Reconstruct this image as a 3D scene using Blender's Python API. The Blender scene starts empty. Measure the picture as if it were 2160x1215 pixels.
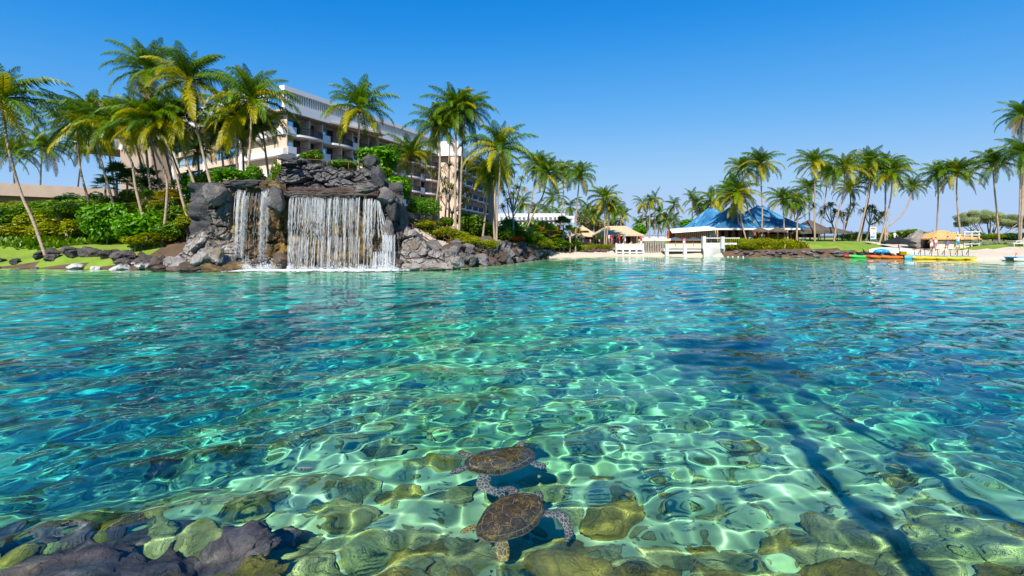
import bpy, bmesh, math, random
import numpy as np
from mathutils import Vector, Matrix, noise as mnoise

R = math.radians
sc = bpy.context.scene
COL = sc.collection
rnd = random.Random(7)

# ---------------------------------------------------------------- camera
F, HZ, CH = 1020.0, 495.0, 2.8          # focal length in photo pixels, horizon row, eye height above the water
cam = bpy.data.objects.new('camera', bpy.data.cameras.new('camera'))
COL.objects.link(cam)
cam.location = (0, 0, CH)
cam.rotation_euler = (R(90), 0, 0)
cam.data.sensor_width = 36
cam.data.lens = F / 2160 * 36
cam.data.shift_y = -(607.5 - HZ) / 2160
cam.data.clip_start = 0.05
cam.data.clip_end = 6000
sc.camera = cam

# ---------------------------------------------------------------- sky and sun
EL = R(45)
SUN = Vector((-0.22 * math.cos(EL), -0.975 * math.cos(EL), math.sin(EL))).normalized()
world = bpy.data.worlds.new('World')
sc.world = world
world.use_nodes = True
wt = world.node_tree
sky = wt.nodes.new('ShaderNodeTexSky')
sky.sky_type = 'NISHITA'
sky.sun_disc = False
sky.sun_elevation = EL
sky.sun_rotation = math.atan2(SUN.x, SUN.y)
sky.altitude = 0
sky.air_density = 1.0
sky.dust_density = 0.0
sky.ozone_density = 3.0
# one tone curve over the whole sky: the soft, saturated contrast of the photograph's exposure
g0 = wt.nodes.new('ShaderNodeMix'); g0.data_type = 'RGBA'; g0.blend_type = 'MULTIPLY'; g0.inputs[0].default_value = 1; g0.inputs[7].default_value = (.141, .141, .141, 1)
cv = wt.nodes.new('ShaderNodeRGBCurve'); cm = cv.mapping; cm.extend = 'HORIZONTAL'
for ch, pts in ((0, [(0, 0), (.16, .010), (.262, .085), (.578, .33), (1, .45)]), (1, [(0, 0), (.292, .25), (.445, .38), (.88, .60), (1, .63)]), (2, [(0, 0), (.533, .76), (.753, .87), (1, .93)])):
    c = cm.curves[ch]; c.points[0].location = pts[0]; c.points[1].location = pts[-1]
    for p in pts[1:-1]: c.points.new(*p)
cm.update()
g2 = wt.nodes.new('ShaderNodeMix'); g2.data_type = 'RGBA'; g2.blend_type = 'MULTIPLY'; g2.inputs[0].default_value = 1; g2.inputs[7].default_value = (6.6, 6.6, 6.6, 1)
wt.links.new(sky.outputs[0], g0.inputs[6]); wt.links.new(g0.outputs[2], cv.inputs['Color']); wt.links.new(cv.outputs[0], g2.inputs[6])
wt.links.new(g2.outputs[2], wt.nodes['Background'].inputs[0])
wt.nodes['Background'].inputs[1].default_value = 0.10
sl = bpy.data.lights.new('sun', 'SUN')
sl.energy = 5.0
sl.angle = R(0.5)
sl.color = (1.0, 0.94, 0.84)
sl.cycles.is_caustics_light = True
so = bpy.data.objects.new('sun', sl)
COL.objects.link(so)
so.rotation_euler = SUN.to_track_quat('Z', 'Y').to_euler()
sc.view_settings.view_transform = 'Standard'
sc.view_settings.look = 'None'
sc.view_settings.gamma = 1
sc.view_settings.exposure = 0.6
sc.view_settings.use_curve_mapping = False
cy = sc.cycles
cy.use_denoising = True
cy.max_bounces = 7
cy.diffuse_bounces = 3
cy.glossy_bounces = 3
cy.transmission_bounces = 5
cy.transparent_max_bounces = 8
cy.caustics_reflective = False
cy.caustics_refractive = True
cy.volume_max_steps = 8
cy.sample_clamp_indirect = 6

# ---------------------------------------------------------------- helpers
def P(px, py, Y):
    return Vector(((px - 1080) / F * Y, Y, CH - (py - HZ) / F * Y))

def link(o, parent=None):
    COL.objects.link(o)
    if parent is not None:
        o.parent = parent
    return o

def tag(o, label=None, cat=None, group=None, kind=None):
    if label: o['label'] = label
    if cat: o['category'] = cat
    if group: o['group'] = group
    if kind: o['kind'] = kind
    return o

def thing(name, label, cat, loc=(0, 0, 0), rz=0.0, group=None):
    o = bpy.data.objects.new(name, None)
    o.empty_display_size = 0.2
    o.location = loc
    o.rotation_euler = (0, 0, rz)
    link(o)
    return tag(o, label, cat, group)

def place(name, me, parent=None, loc=(0, 0, 0), rot=(0, 0, 0), scale=(1, 1, 1), mat=None):
    o = bpy.data.objects.new(name, me)
    o.location = loc
    o.rotation_euler = rot
    o.scale = scale
    link(o, parent)
    if mat is not None:
        o.material_slots[0].link = 'OBJECT'
        o.material_slots[0].material = mat
    return o

class MB:
    """collects polygons and becomes ONE mesh"""
    def __init__(self, M=None):
        self.v, self.f, self.m, self.s = [], [], [], []
        self.M = M or Matrix.Identity(4)
        self.mi, self.sm = 0, False
    def add(self, vs, fs):
        b = len(self.v)
        self.v.extend(tuple(self.M @ Vector(p)) for p in vs)
        for f in fs:
            self.f.append([b + i for i in f]); self.m.append(self.mi); self.s.append(self.sm)
    def box(self, x0, x1, y0, y1, z0, z1):
        vs = [(x, y, z) for x in (x0, x1) for y in (y0, y1) for z in (z0, z1)]
        self.add(vs, [(0, 1, 3, 2), (4, 6, 7, 5), (0, 4, 5, 1), (2, 3, 7, 6), (0, 2, 6, 4), (1, 5, 7, 3)])
    def cbox(self, c, s):
        self.box(c[0]-s[0]/2, c[0]+s[0]/2, c[1]-s[1]/2, c[1]+s[1]/2, c[2]-s[2]/2, c[2]+s[2]/2)
    def tube(self, pts, rad, n=8, caps=True):
        pts = [Vector(p) for p in pts]
        if not hasattr(rad, '__len__'): rad = [rad] * len(pts)
        vs, fs = [], []
        for i, p in enumerate(pts):
            d = (pts[min(i+1, len(pts)-1)] - pts[max(i-1, 0)])
            d = d.normalized() if d.length > 1e-9 else Vector((0, 0, 1))
            a = Vector((1, 0, 0)) if abs(d.x) < 0.8 else Vector((0, 1, 0))
            u = d.cross(a).normalized(); w = d.cross(u)
            for k in range(n):
                t = 2*math.pi*k/n
                vs.append(p + (u*math.cos(t) + w*math.sin(t)) * rad[i])
        for i in range(len(pts)-1):
            for k in range(n):
                a, b = i*n+k, i*n+(k+1) % n
                fs.append((a, a+n, b+n, b))
        if caps:
            fs.append(tuple(range(n))); fs.append(tuple((len(pts)-1)*n+k for k in reversed(range(n))))
        s = self.sm; self.sm = True; self.add(vs, fs); self.sm = s
    def prism(self, poly, z0, z1):
        n = len(poly)
        vs = [(x, y, z0) for x, y in poly] + [(x, y, z1) for x, y in poly]
        self.add(vs, [tuple(reversed(range(n))), tuple(range(n, 2*n))] + [(i, (i+1) % n, n+(i+1) % n, n+i) for i in range(n)])
    def ball(self, c, r, n=8, m=5):
        vs, fs = [], []
        r = r if hasattr(r, '__len__') else (r, r, r)
        for i in range(m+1):
            ph = math.pi*i/m
            for k in range(n):
                t = 2*math.pi*k/n
                vs.append((c[0]+r[0]*math.sin(ph)*math.cos(t), c[1]+r[1]*math.sin(ph)*math.sin(t), c[2]+r[2]*math.cos(ph)))
        for i in range(m):
            for k in range(n):
                fs.append((i*n+k, (i+1)*n+k, (i+1)*n+(k+1) % n, i*n+(k+1) % n))
        s = self.sm; self.sm = True; self.add(vs, fs); self.sm = s
    def mesh(self, name, *mats):
        me = bpy.data.meshes.new(name)
        me.from_pydata(self.v, [], self.f)
        for m in mats: me.materials.append(m)
        me.polygons.foreach_set('material_index', self.m)
        me.polygons.foreach_set('use_smooth', self.s)
        me.update()
        return me
    def obj(self, name, mats, parent=None, **k):
        if not isinstance(mats, (list, tuple)): mats = [mats]
        return place(name, self.mesh(name, *mats), parent, **k)

def np_mesh(name, co, faces, mats, smooth=True, midx=None):
    me = bpy.data.meshes.new(name)
    k = faces.shape[1]
    me.vertices.add(len(co)); me.vertices.foreach_set('co', np.ascontiguousarray(co, 'f').ravel())
    me.loops.add(faces.size); me.loops.foreach_set('vertex_index', np.ascontiguousarray(faces, 'i').ravel())
    me.polygons.add(len(faces)); me.polygons.foreach_set('loop_start', np.arange(0, faces.size, k, dtype='i'))
    me.polygons.foreach_set('use_smooth', np.full(len(faces), smooth))
    for m in mats: me.materials.append(m)
    if midx is not None: me.polygons.foreach_set('material_index', np.ascontiguousarray(midx, 'i'))
    me.update(calc_edges=True)
    return me

ORD = ('first second third fourth fifth sixth seventh eighth ninth tenth eleventh twelfth thirteenth fourteenth fifteenth sixteenth seventeenth eighteenth nineteenth twentieth twenty-first twenty-second twenty-third twenty-fourth twenty-fifth twenty-sixth twenty-seventh twenty-eighth').split()

# ---------------------------------------------------------------- materials
def newmat(name):
    m = bpy.data.materials.new(name); m.use_nodes = True
    return m, m.node_tree, m.node_tree.nodes['Principled BSDF']

def N(nt, t, **kw):
    n = nt.nodes.new(t)
    for k, v in kw.items():
        if k in n.inputs: n.inputs[k].default_value = v
        else: setattr(n, k, v)
    return n

def ramp(nt, fac, stops):
    r = nt.nodes.new('ShaderNodeValToRGB')
    e = r.color_ramp.elements
    while len(e) < len(stops): e.new(0.5)
    for i, (p, c) in enumerate(stops):
        e[i].position = p; e[i].color = (c[0], c[1], c[2], 1)
    nt.links.new(fac, r.inputs[0])
    return r.outputs[0]

def mat(name, c1, c2=None, scale=3.0, rough=0.6, bump=0.0, bscale=None, spec=0.3, metal=0.0, world=False, detail=4, dist=0.05, rand=0.0):
    m, nt, b = newmat(name)
    b.inputs['Roughness'].default_value = rough
    b.inputs['Specular IOR Level'].default_value = spec
    b.inputs['Metallic'].default_value = metal
    if c2 is None and bump == 0:
        b.inputs['Base Color'].default_value = (*c1, 1); return m
    if world:
        co = N(nt, 'ShaderNodeNewGeometry').outputs['Position']
    else:
        co = N(nt, 'ShaderNodeTexCoord').outputs['Object']
    n1 = N(nt, 'ShaderNodeTexNoise', Scale=scale, Detail=detail, Roughness=0.6)
    nt.links.new(co, n1.inputs['Vector'])
    col = ramp(nt, n1.outputs['Fac'], [(0.34, c1), (0.66, c2 or c1)])
    if rand:
        oi = N(nt, 'ShaderNodeObjectInfo')
        mr = N(nt, 'ShaderNodeMapRange'); mr.inputs['To Min'].default_value = 1-rand; mr.inputs['To Max'].default_value = 1+rand
        nt.links.new(oi.outputs['Random'], mr.inputs['Value'])
        h = N(nt, 'ShaderNodeHueSaturation'); nt.links.new(col, h.inputs['Color']); nt.links.new(mr.outputs[0], h.inputs['Value'])
        col = h.outputs[0]
    nt.links.new(col, b.inputs['Base Color'])
    if bump:
        n2 = N(nt, 'ShaderNodeTexNoise', Scale=bscale or scale*4, Detail=5, Roughness=0.65)
        nt.links.new(co, n2.inputs['Vector'])
        bp = N(nt, 'ShaderNodeBump', Strength=bump, Distance=dist)
        nt.links.new(n2.outputs['Fac'], bp.inputs['Height']); nt.links.new(bp.outputs[0], b.inputs['Normal'])
    return m

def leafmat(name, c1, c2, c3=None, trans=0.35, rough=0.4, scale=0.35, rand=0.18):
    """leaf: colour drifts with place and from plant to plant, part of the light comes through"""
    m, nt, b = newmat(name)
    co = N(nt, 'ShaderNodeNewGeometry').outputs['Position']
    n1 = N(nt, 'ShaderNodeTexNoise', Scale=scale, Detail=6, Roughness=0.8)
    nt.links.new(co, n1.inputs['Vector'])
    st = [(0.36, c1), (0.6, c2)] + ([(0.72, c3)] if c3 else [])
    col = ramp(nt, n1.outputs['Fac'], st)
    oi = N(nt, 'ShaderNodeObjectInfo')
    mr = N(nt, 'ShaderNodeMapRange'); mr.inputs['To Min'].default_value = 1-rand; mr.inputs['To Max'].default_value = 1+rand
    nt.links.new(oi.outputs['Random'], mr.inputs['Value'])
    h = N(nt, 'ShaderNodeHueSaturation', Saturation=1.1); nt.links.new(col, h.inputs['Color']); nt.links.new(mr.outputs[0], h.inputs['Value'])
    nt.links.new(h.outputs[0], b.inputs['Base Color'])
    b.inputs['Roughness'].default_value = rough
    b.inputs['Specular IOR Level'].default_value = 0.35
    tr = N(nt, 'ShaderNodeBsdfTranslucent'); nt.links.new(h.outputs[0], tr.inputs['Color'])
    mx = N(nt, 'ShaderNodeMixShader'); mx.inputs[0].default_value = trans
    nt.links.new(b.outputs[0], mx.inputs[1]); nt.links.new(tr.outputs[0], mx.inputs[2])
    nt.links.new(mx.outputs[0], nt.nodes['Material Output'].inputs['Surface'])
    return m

M = {}
M['white'] = mat('white_paint', (.63, .62, .60), (.56, .55, .53), 2, .5)
M['white_wall'] = mat('white_stucco', (.60, .58, .55), (.48, .46, .44), 1.2, .8, .25, 20)
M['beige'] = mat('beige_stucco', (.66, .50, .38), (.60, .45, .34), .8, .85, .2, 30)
M['beige_shaded'] = mat('shaded_tan_stucco', (.43, .33, .25), (.39, .30, .23), .8, .85, .2, 30)  # darker copy of the beige; shade on the tan walls put into the colour
M['cream'] = mat('cream_panel', (.72, .62, .46), (.66, .56, .42), 2, .7)
M['fascia'] = mat('white_fascia', (.80, .78, .75), (.74, .72, .69), .6, .6)
M['soffit'] = mat('soffit', (.50, .40, .29), (.46, .37, .27), 1, .8)
M['dark_metal'] = mat('dark_metal', (.025, .025, .028), None, rough=.4)
M['rail_brown'] = mat('brown_rail', (.16, .08, .05), None, rough=.5)
M['interior'] = mat('dark_room', (.05, .045, .04), (.03, .03, .03), 1, .8)
M['curtain'] = mat('curtain', (.20, .17, .14), (.14, .12, .10), 3, .9)
g, nt, b = newmat('window_glass'); b.inputs['Base Color'].default_value = (.02, .05, .07, 1); b.inputs['Roughness'].default_value = .03; b.inputs['Specular IOR Level'].default_value = .9; b.inputs['Metallic'].default_value = .35
b.inputs['Base Color'].default_value = (.42, .66, .85, 1); b.inputs['Metallic'].default_value = .75; M['glass'] = g
M['wood'] = mat('orange_wood', (.36, .10, .035), (.28, .075, .03), 3, .55)
M['wood_tan'] = mat('tan_wood', (.50, .33, .17), (.42, .27, .14), 4, .6)
M['wood_dark'] = mat('dark_wood', (.10, .06, .04), (.07, .045, .03), 4, .6)
M['canvas'] = mat('white_canvas', (.80, .77, .72), (.75, .72, .68), 1.5, .8)
M['canvas_dark'] = mat('brown_canvas', (.11, .085, .07), (.08, .065, .055), 2, .9)
M['tan_roof'] = mat('tan_roof', (.58, .42, .25), (.50, .36, .21), 2.5, .85, .5, 18)
M['concrete'] = mat('concrete', (.62, .54, .45), (.52, .45, .38), 1.5, .85, .2, 12)
M['trunk'] = None
for k, c in dict(red=(.55, .03, .03), orange=(.65, .13, .02), yellow=(.75, .42, .01), green=(.05, .50, .08), blue=(.01, .28, .62), skyblue=(.08, .38, .60), black=(.02, .02, .02), pink=(.6, .15, .2), shirt_white=(.75, .75, .75), shorts_blue=(.12, .2, .5), shorts_aqua=(.02, .35, .55), skin=(.45, .25, .16), hair=(.03, .02, .015), grey=(.3, .3, .32)).items():
    M[k] = mat(k + '_finish', c, None, rough=.45)
# ---------------------------------------------------------------- terrain
SHORE = [(-60, 30), (-50, 40.2), (-43, 40.8), (-36, 39.8), (-29, 38.6), (-25.5, 40.4), (-16, 40.6), (-8.4, 40.6), (-5, 40.8), (-1, 46),
         (3.2, 56), (6, 59.6), (13, 62.6), (20, 62.8), (27, 62.2), (34, 60.2), (41, 58.6), (46, 56), (53, 52.6), (62, 47), (74, 38), (80, 20),
         (62, 3), (30, 0.4), (8, 1.0), (2, 1.3), (-2, 1.5), (-6, 1.3), (-20, 1.0), (-50, 4), (-66, 16)]
SA = np.array(SHORE, float)
CTRL = np.array([(-45, 43, .7), (-48, 49.5, 2.1), (-54, 44, 1.2), (-40, 47, 1.9), (-34, 42.5, 1.3), (-31, 46, 2.7), (-52, 60, 5.2), (-40, 58, 5.0), (-32, 52, 4.6),
                 (-24, 46, 5.0), (-27, 41, .7), (-24.5, 41.6, 1.0), (-29, 40.6, .7), (-28, 43.5, 2.0), (-17, 44.5, 6.0), (-12, 43, 4.6), (-26, 52, 6.2), (-15, 52, 6.0), (-8.4, 47, 3.0), (-7.4, 45, 2.2), (-6.6, 43.4, 1.9), (-3, 47, 2.3), (-1, 49.5, 1.8),
                 (3, 60, 1.7), (-5, 60, 2.6), (-5, 85, 2.5), (8, 66, 1.3), (12, 68, 1.4), (20, 70, 1.4), (30, 67, 1.9), (34, 64, 1.7), (40, 66, 1.9), (47, 66, 1.9), (52, 62, 1.2), (60, 64, 1.8),
                 (45, 76, 2.0), (20, 92, 1.3), (0, 112, 1.9), (62, 92, 2.0), (-62, 90, 5), (-30, 92, 5), (-15, 75, 4), (0, -5, 1.2), (40, -12, 1.3), (-40, -8, 1.3), (-90, 30, 3), (100, 30, 2), (40, 130, 1.5), (-60, 150, 3)], float)

def shore_dist(x, y):
    """signed distance to the waterline, positive on land"""
    x = np.asarray(x, float); y = np.asarray(y, float)
    d = np.full(x.shape, 1e9); ins = np.zeros(x.shape, bool)
    for i in range(len(SA)):
        ax, ay = SA[i]; bx, by = SA[(i+1) % len(SA)]
        ex, ey = bx-ax, by-ay
        t = np.clip(((x-ax)*ex + (y-ay)*ey)/(ex*ex+ey*ey), 0, 1)
        d = np.minimum(d, np.hypot(x-ax-t*ex, y-ay-t*ey))
        c = ((ay > y) != (by > y)) & (x < (bx-ax)*(y-ay)/(by-ay+1e-12)+ax)
        ins ^= c
    return np.where(ins, -d, d)

def snoise(x, y, seed, L, n=5):
    r = np.random.RandomState(seed); z = 0
    for i in range(n):
        th = r.rand()*6.283; k = 6.283/(L*(.6+.8*r.rand())); z = z+np.sin(k*(x*math.cos(th)+y*math.sin(th))+r.rand()*6.283)
    return z/n

def height(x, y):
    x = np.asarray(x, float); y = np.asarray(y, float)
    d = shore_dist(x, y)
    w = 0; s = 0
    for cx, cy_, cz in CTRL:
        ww = 1/(((x-cx)**2+(y-cy_)**2)**1.6+.3); w = w+ww; s = s+ww*cz
    land = s/w
    # beach stretches slope gently, rocky banks rise fast
    beach = np.exp(-(((x-52)/9)**2+((y-56)/8)**2)) + np.exp(-(((x-14)/12)**2+((y-63)/5)**2))
    run = 1.6+5.0*np.clip(beach, 0, 1)
    up = land*np.clip(1-np.exp(-np.maximum(d, 0)/run*1.2), 0, 1)
    up = up+.06*snoise(x, y, 5, 4)*np.clip(d, 0, 1)
    dep = np.interp(-d, [0, .7, 2, 3.5, 6, 10, 16, 40], [0, .35, .75, 1.08, 1.5, 2.1, 2.6, 2.9])
    # a shallow sandy shelf before the camera, deep basins to both sides and in the middle of the lagoon
    ss = lambda v, a, b_: np.clip((v-a)/(b_-a), 0, 1)**2*(3-2*np.clip((v-a)/(b_-a), 0, 1))
    basin = np.maximum(ss(np.abs(x-1.4+.25*snoise(x, y, 21, 6)), 3.4, 10)*ss(y, 4.2, 7.5), ss(y+.12*np.abs(x-1), 14, 30))
    dep = dep+basin*1.7*np.clip(-d/5, 0, 1)
    dep = dep*(1-.55*np.clip(beach, 0, 1)) + .10*snoise(x, y, 11, 2.2)*np.clip(-d/3, 0, 1)*np.clip(1.4-.02*y, .2, 1)
    return np.where(d > 0, up, -dep)

def Hs(x, y):
    return float(height(np.array([x]), np.array([y]))[0])

def axis(*segs):
    a = []
    for lo, hi, st in segs: a += list(np.arange(lo, hi, st))
    a.append(segs[-1][1]); return np.array(a)

gx = axis((-160, -72, 4), (-72, -12, .8), (-12, 12, .35), (12, 76, .8), (76, 160, 4))
gy = axis((-60, -6, 3), (-6, 15, .35), (15, 34, 1), (34, 74, .7), (74, 110, 2), (110, 200, 5))
GX, GY = np.meshgrid(gx, gy, indexing='ij')
GZ = height(GX, GY)
edge = np.minimum(np.minimum(GX+160, 160-GX), np.minimum(GY+60, 200-GY))
GZ = np.where(edge < 12, GZ*edge/12-1.2*(1-edge/12), GZ)
n_, m_ = GX.shape
idx = np.arange(n_*m_).reshape(n_, m_)
tf = np.stack([idx[:-1, :-1], idx[1:, :-1], idx[1:, 1:], idx[:-1, 1:]], -1).reshape(-1, 4)
tv = np.stack([GX, GY, GZ], -1).reshape(-1, 3)
fc = tv[tf].mean(1)
fd = shore_dist(fc[:, 0], fc[:, 1])
fx, fy = fc[:, 0], fc[:, 1]
is_bed = fd < -.55
lawn_l = (~is_bed) & (fx < -31) & (fx > -75) & (fy < 51.5+.03*(fx+45)) & (fy > 36) & (fd > .3)
lawn_r = (~is_bed) & (fx > 37) & (fx < 47.5) & (fd > 1.6) & (fy > 55)& (fy < 72)
lawn_r |= (~is_bed) & (fx >= 54) & (fx < 90) & (fy > 58.5-.35*(fx-54)) & (fd > 4.4) & (fy < 74)
lawn_f = (~is_bed) & (fy > 66) & (fx > 22) & (fx < 70) & (fy < 110) & ~lawn_r
beach_m = (~is_bed) & ~lawn_r & ~lawn_f & (((fx > 45.5) & (fx < 80) & (fy > 30)) | ((fx > 4.5) & (fx < 27.5) & (fd < 3) & (fy > 50)))
M['soil'] = mat('garden_soil', (.13, .075, .045), (.07, .05, .03), .9, .95, .6, 6, world=True, dist=.1)
M['grass'] = mat('grass', (.13, .21, .018), (.20, .29, .03), .5, .85, .5, 40, world=True, dist=.05, detail=8)
M['sand'] = mat('sand', (.56, .47, .37), (.48, .40, .31), .5, .9, .4, 6, world=True, dist=.06)

# lagoon floor: pale sand, patches of green algae film, coral rubble near the camera
m, nt, b = newmat('lagoon_sand')
co = N(nt, 'ShaderNodeNewGeometry').outputs['Position']
n1 = N(nt, 'ShaderNodeTexNoise', Scale=.22, Detail=5, Roughness=.6); nt.links.new(co, n1.inputs['Vector'])
n2 = N(nt, 'ShaderNodeTexNoise', Scale=2.6, Detail=6, Roughness=.65); nt.links.new(co, n2.inputs['Vector'])
sand_ = ramp(nt, n1.outputs['Fac'], [(.40, (.78, .82, .46)), (.64, (.42, .70, .28))])
# sand thins out into dark weedy lava floor away from the shelf
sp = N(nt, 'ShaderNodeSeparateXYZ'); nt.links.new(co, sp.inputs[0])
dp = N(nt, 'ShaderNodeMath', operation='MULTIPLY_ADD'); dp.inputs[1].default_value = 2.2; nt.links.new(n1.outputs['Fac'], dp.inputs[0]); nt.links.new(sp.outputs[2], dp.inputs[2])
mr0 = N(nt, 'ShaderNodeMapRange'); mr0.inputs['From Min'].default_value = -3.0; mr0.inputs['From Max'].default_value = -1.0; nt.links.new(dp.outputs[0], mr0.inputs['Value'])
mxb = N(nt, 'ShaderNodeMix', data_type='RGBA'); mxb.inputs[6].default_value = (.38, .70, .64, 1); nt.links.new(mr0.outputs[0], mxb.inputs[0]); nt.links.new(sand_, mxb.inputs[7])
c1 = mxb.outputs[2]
c2 = ramp(nt, n2.outputs['Fac'], [(.35, (.55, .50, .42)), (.65, (1, 1, 1))])
mx = N(nt, 'ShaderNodeMix', data_type='RGBA', blend_type='MULTIPLY'); mx.inputs[0].default_value = .8
nt.links.new(c1, mx.inputs[6]); nt.links.new(c2, mx.inputs[7]); nt.links.new(mx.outputs[2], b.inputs['Base Color'])
b.inputs['Roughness'].default_value = .95; b.inputs['Specular IOR Level'].default_value = 0
M['bed'] = m
def sub(name, mask, mt, kind='structure'):
    f = tf[mask]; u, inv = np.unique(f, return_inverse=True)
    o = place(name, np_mesh(name, tv[u], inv.reshape(-1, 4), [mt]))
    o['kind'] = kind
    return o
bed = sub('lagoon_bed', is_bed, M['bed'])
bed.cycles.is_caustics_receiver = True
sub('lawn', lawn_l, M['grass'])
sub('lawn', lawn_r | lawn_f, M['grass'])
sub('beach', beach_m, M['sand'])
sub('ground', ~(is_bed | lawn_l | lawn_r | lawn_f | beach_m), M['soil'])
# ocean beyond the land, out to the horizon
M['ocean'] = mat('ocean', (.01, .06, .12), (.015, .08, .15), .02, .15, .3, .3, world=True, dist=.3)
mb = MB()
for x0, x1, y0, y1 in [(-5000, 5000, 199, 5000), (-5000, 5000, -5000, -59), (-5000, -159, -59, 199), (159, 5000, -59, 199)]:
    mb.add([(x0, y0, -.9), (x1, y0, -.9), (x1, y1, -.9), (x0, y1, -.9)], [(0, 1, 2, 3)])
tag(mb.obj('ocean', M['ocean']), kind='structure')

# ---------------------------------------------------------------- water: real waves, clear and slightly tinted by absorption
def waves(X, Y, r):
    g = np.random.RandomState(4); Z = np.zeros_like(X)
    for i in range(66):
        u = g.rand(); L = .22*(10.0)**u
        a = .0026*L**1.05
        th = g.normal(1.95, .5 if L > .9 else .95); k = 2*math.pi/L; ph = g.rand()*6.283
        att = np.clip(L/(.018*np.maximum(r, 1))-1, 0, 1)
        Z += a*att*np.sin(k*(X*math.cos(th)+Y*math.sin(th))+ph)
    return Z
wr = np.exp(np.linspace(math.log(.35), math.log(118), 1150))
wa = np.concatenate([np.linspace(-115, -56, 40, endpoint=False), np.linspace(-56, 56, 640), np.linspace(56, 115, 41)[1:]])*math.pi/180
RR, TT = np.meshgrid(wr, wa, indexing='ij')
WX, WY = RR*np.sin(TT), RR*np.cos(TT)
WZ = waves(WX, WY, RR)
n_, m_ = WX.shape
idx = np.arange(n_*m_).reshape(n_, m_)
wf = np.stack([idx[:-1, :-1], idx[:-1, 1:], idx[1:, 1:], idx[1:, :-1]], -1).reshape(-1, 4)
wv = np.stack([WX, WY, WZ], -1).reshape(-1, 3)
wc = wv[wf].mean(1)
keep = (shore_dist(wc[::1, 0], wc[:, 1]) < 1.6)
wf = wf[keep]
u, inv = np.unique(wf, return_inverse=True)
m = bpy.data.materials.new('lagoon_water'); m.use_nodes = True; nt = m.node_tree; nt.nodes.clear()
out = N(nt, 'ShaderNodeOutputMaterial'); gl = N(nt, 'ShaderNodeBsdfGlass', Roughness=0.0, IOR=1.33)
nt.links.new(gl.outputs[0], out.inputs['Surface'])
va = N(nt, 'ShaderNodeVolumeAbsorption'); va.inputs['Color'].default_value = (.012, .905, .935, 1)
ge = N(nt, 'ShaderNodeNewGeometry'); sx = N(nt, 'ShaderNodeSeparateXYZ'); lt = N(nt, 'ShaderNodeMath', operation='LESS_THAN'); lt.inputs[1].default_value = .2
mu = N(nt, 'ShaderNodeMath', operation='MULTIPLY'); mu.inputs[1].default_value = .46      # absorbs only below the surface
nt.links.new(ge.outputs['Position'], sx.inputs[0]); nt.links.new(sx.outputs[2], lt.inputs[0]); nt.links.new(lt.outputs[0], mu.inputs[0])
nt.links.new(mu.outputs[0], va.inputs['Density']); nt.links.new(va.outputs[0], out.inputs['Volume'])
M['water'] = m
water = place('water', np_mesh('water', wv[u], inv.reshape(-1, 4), [m]))
water['kind'] = 'structure'
water.cycles.is_caustics_caster = True
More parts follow.
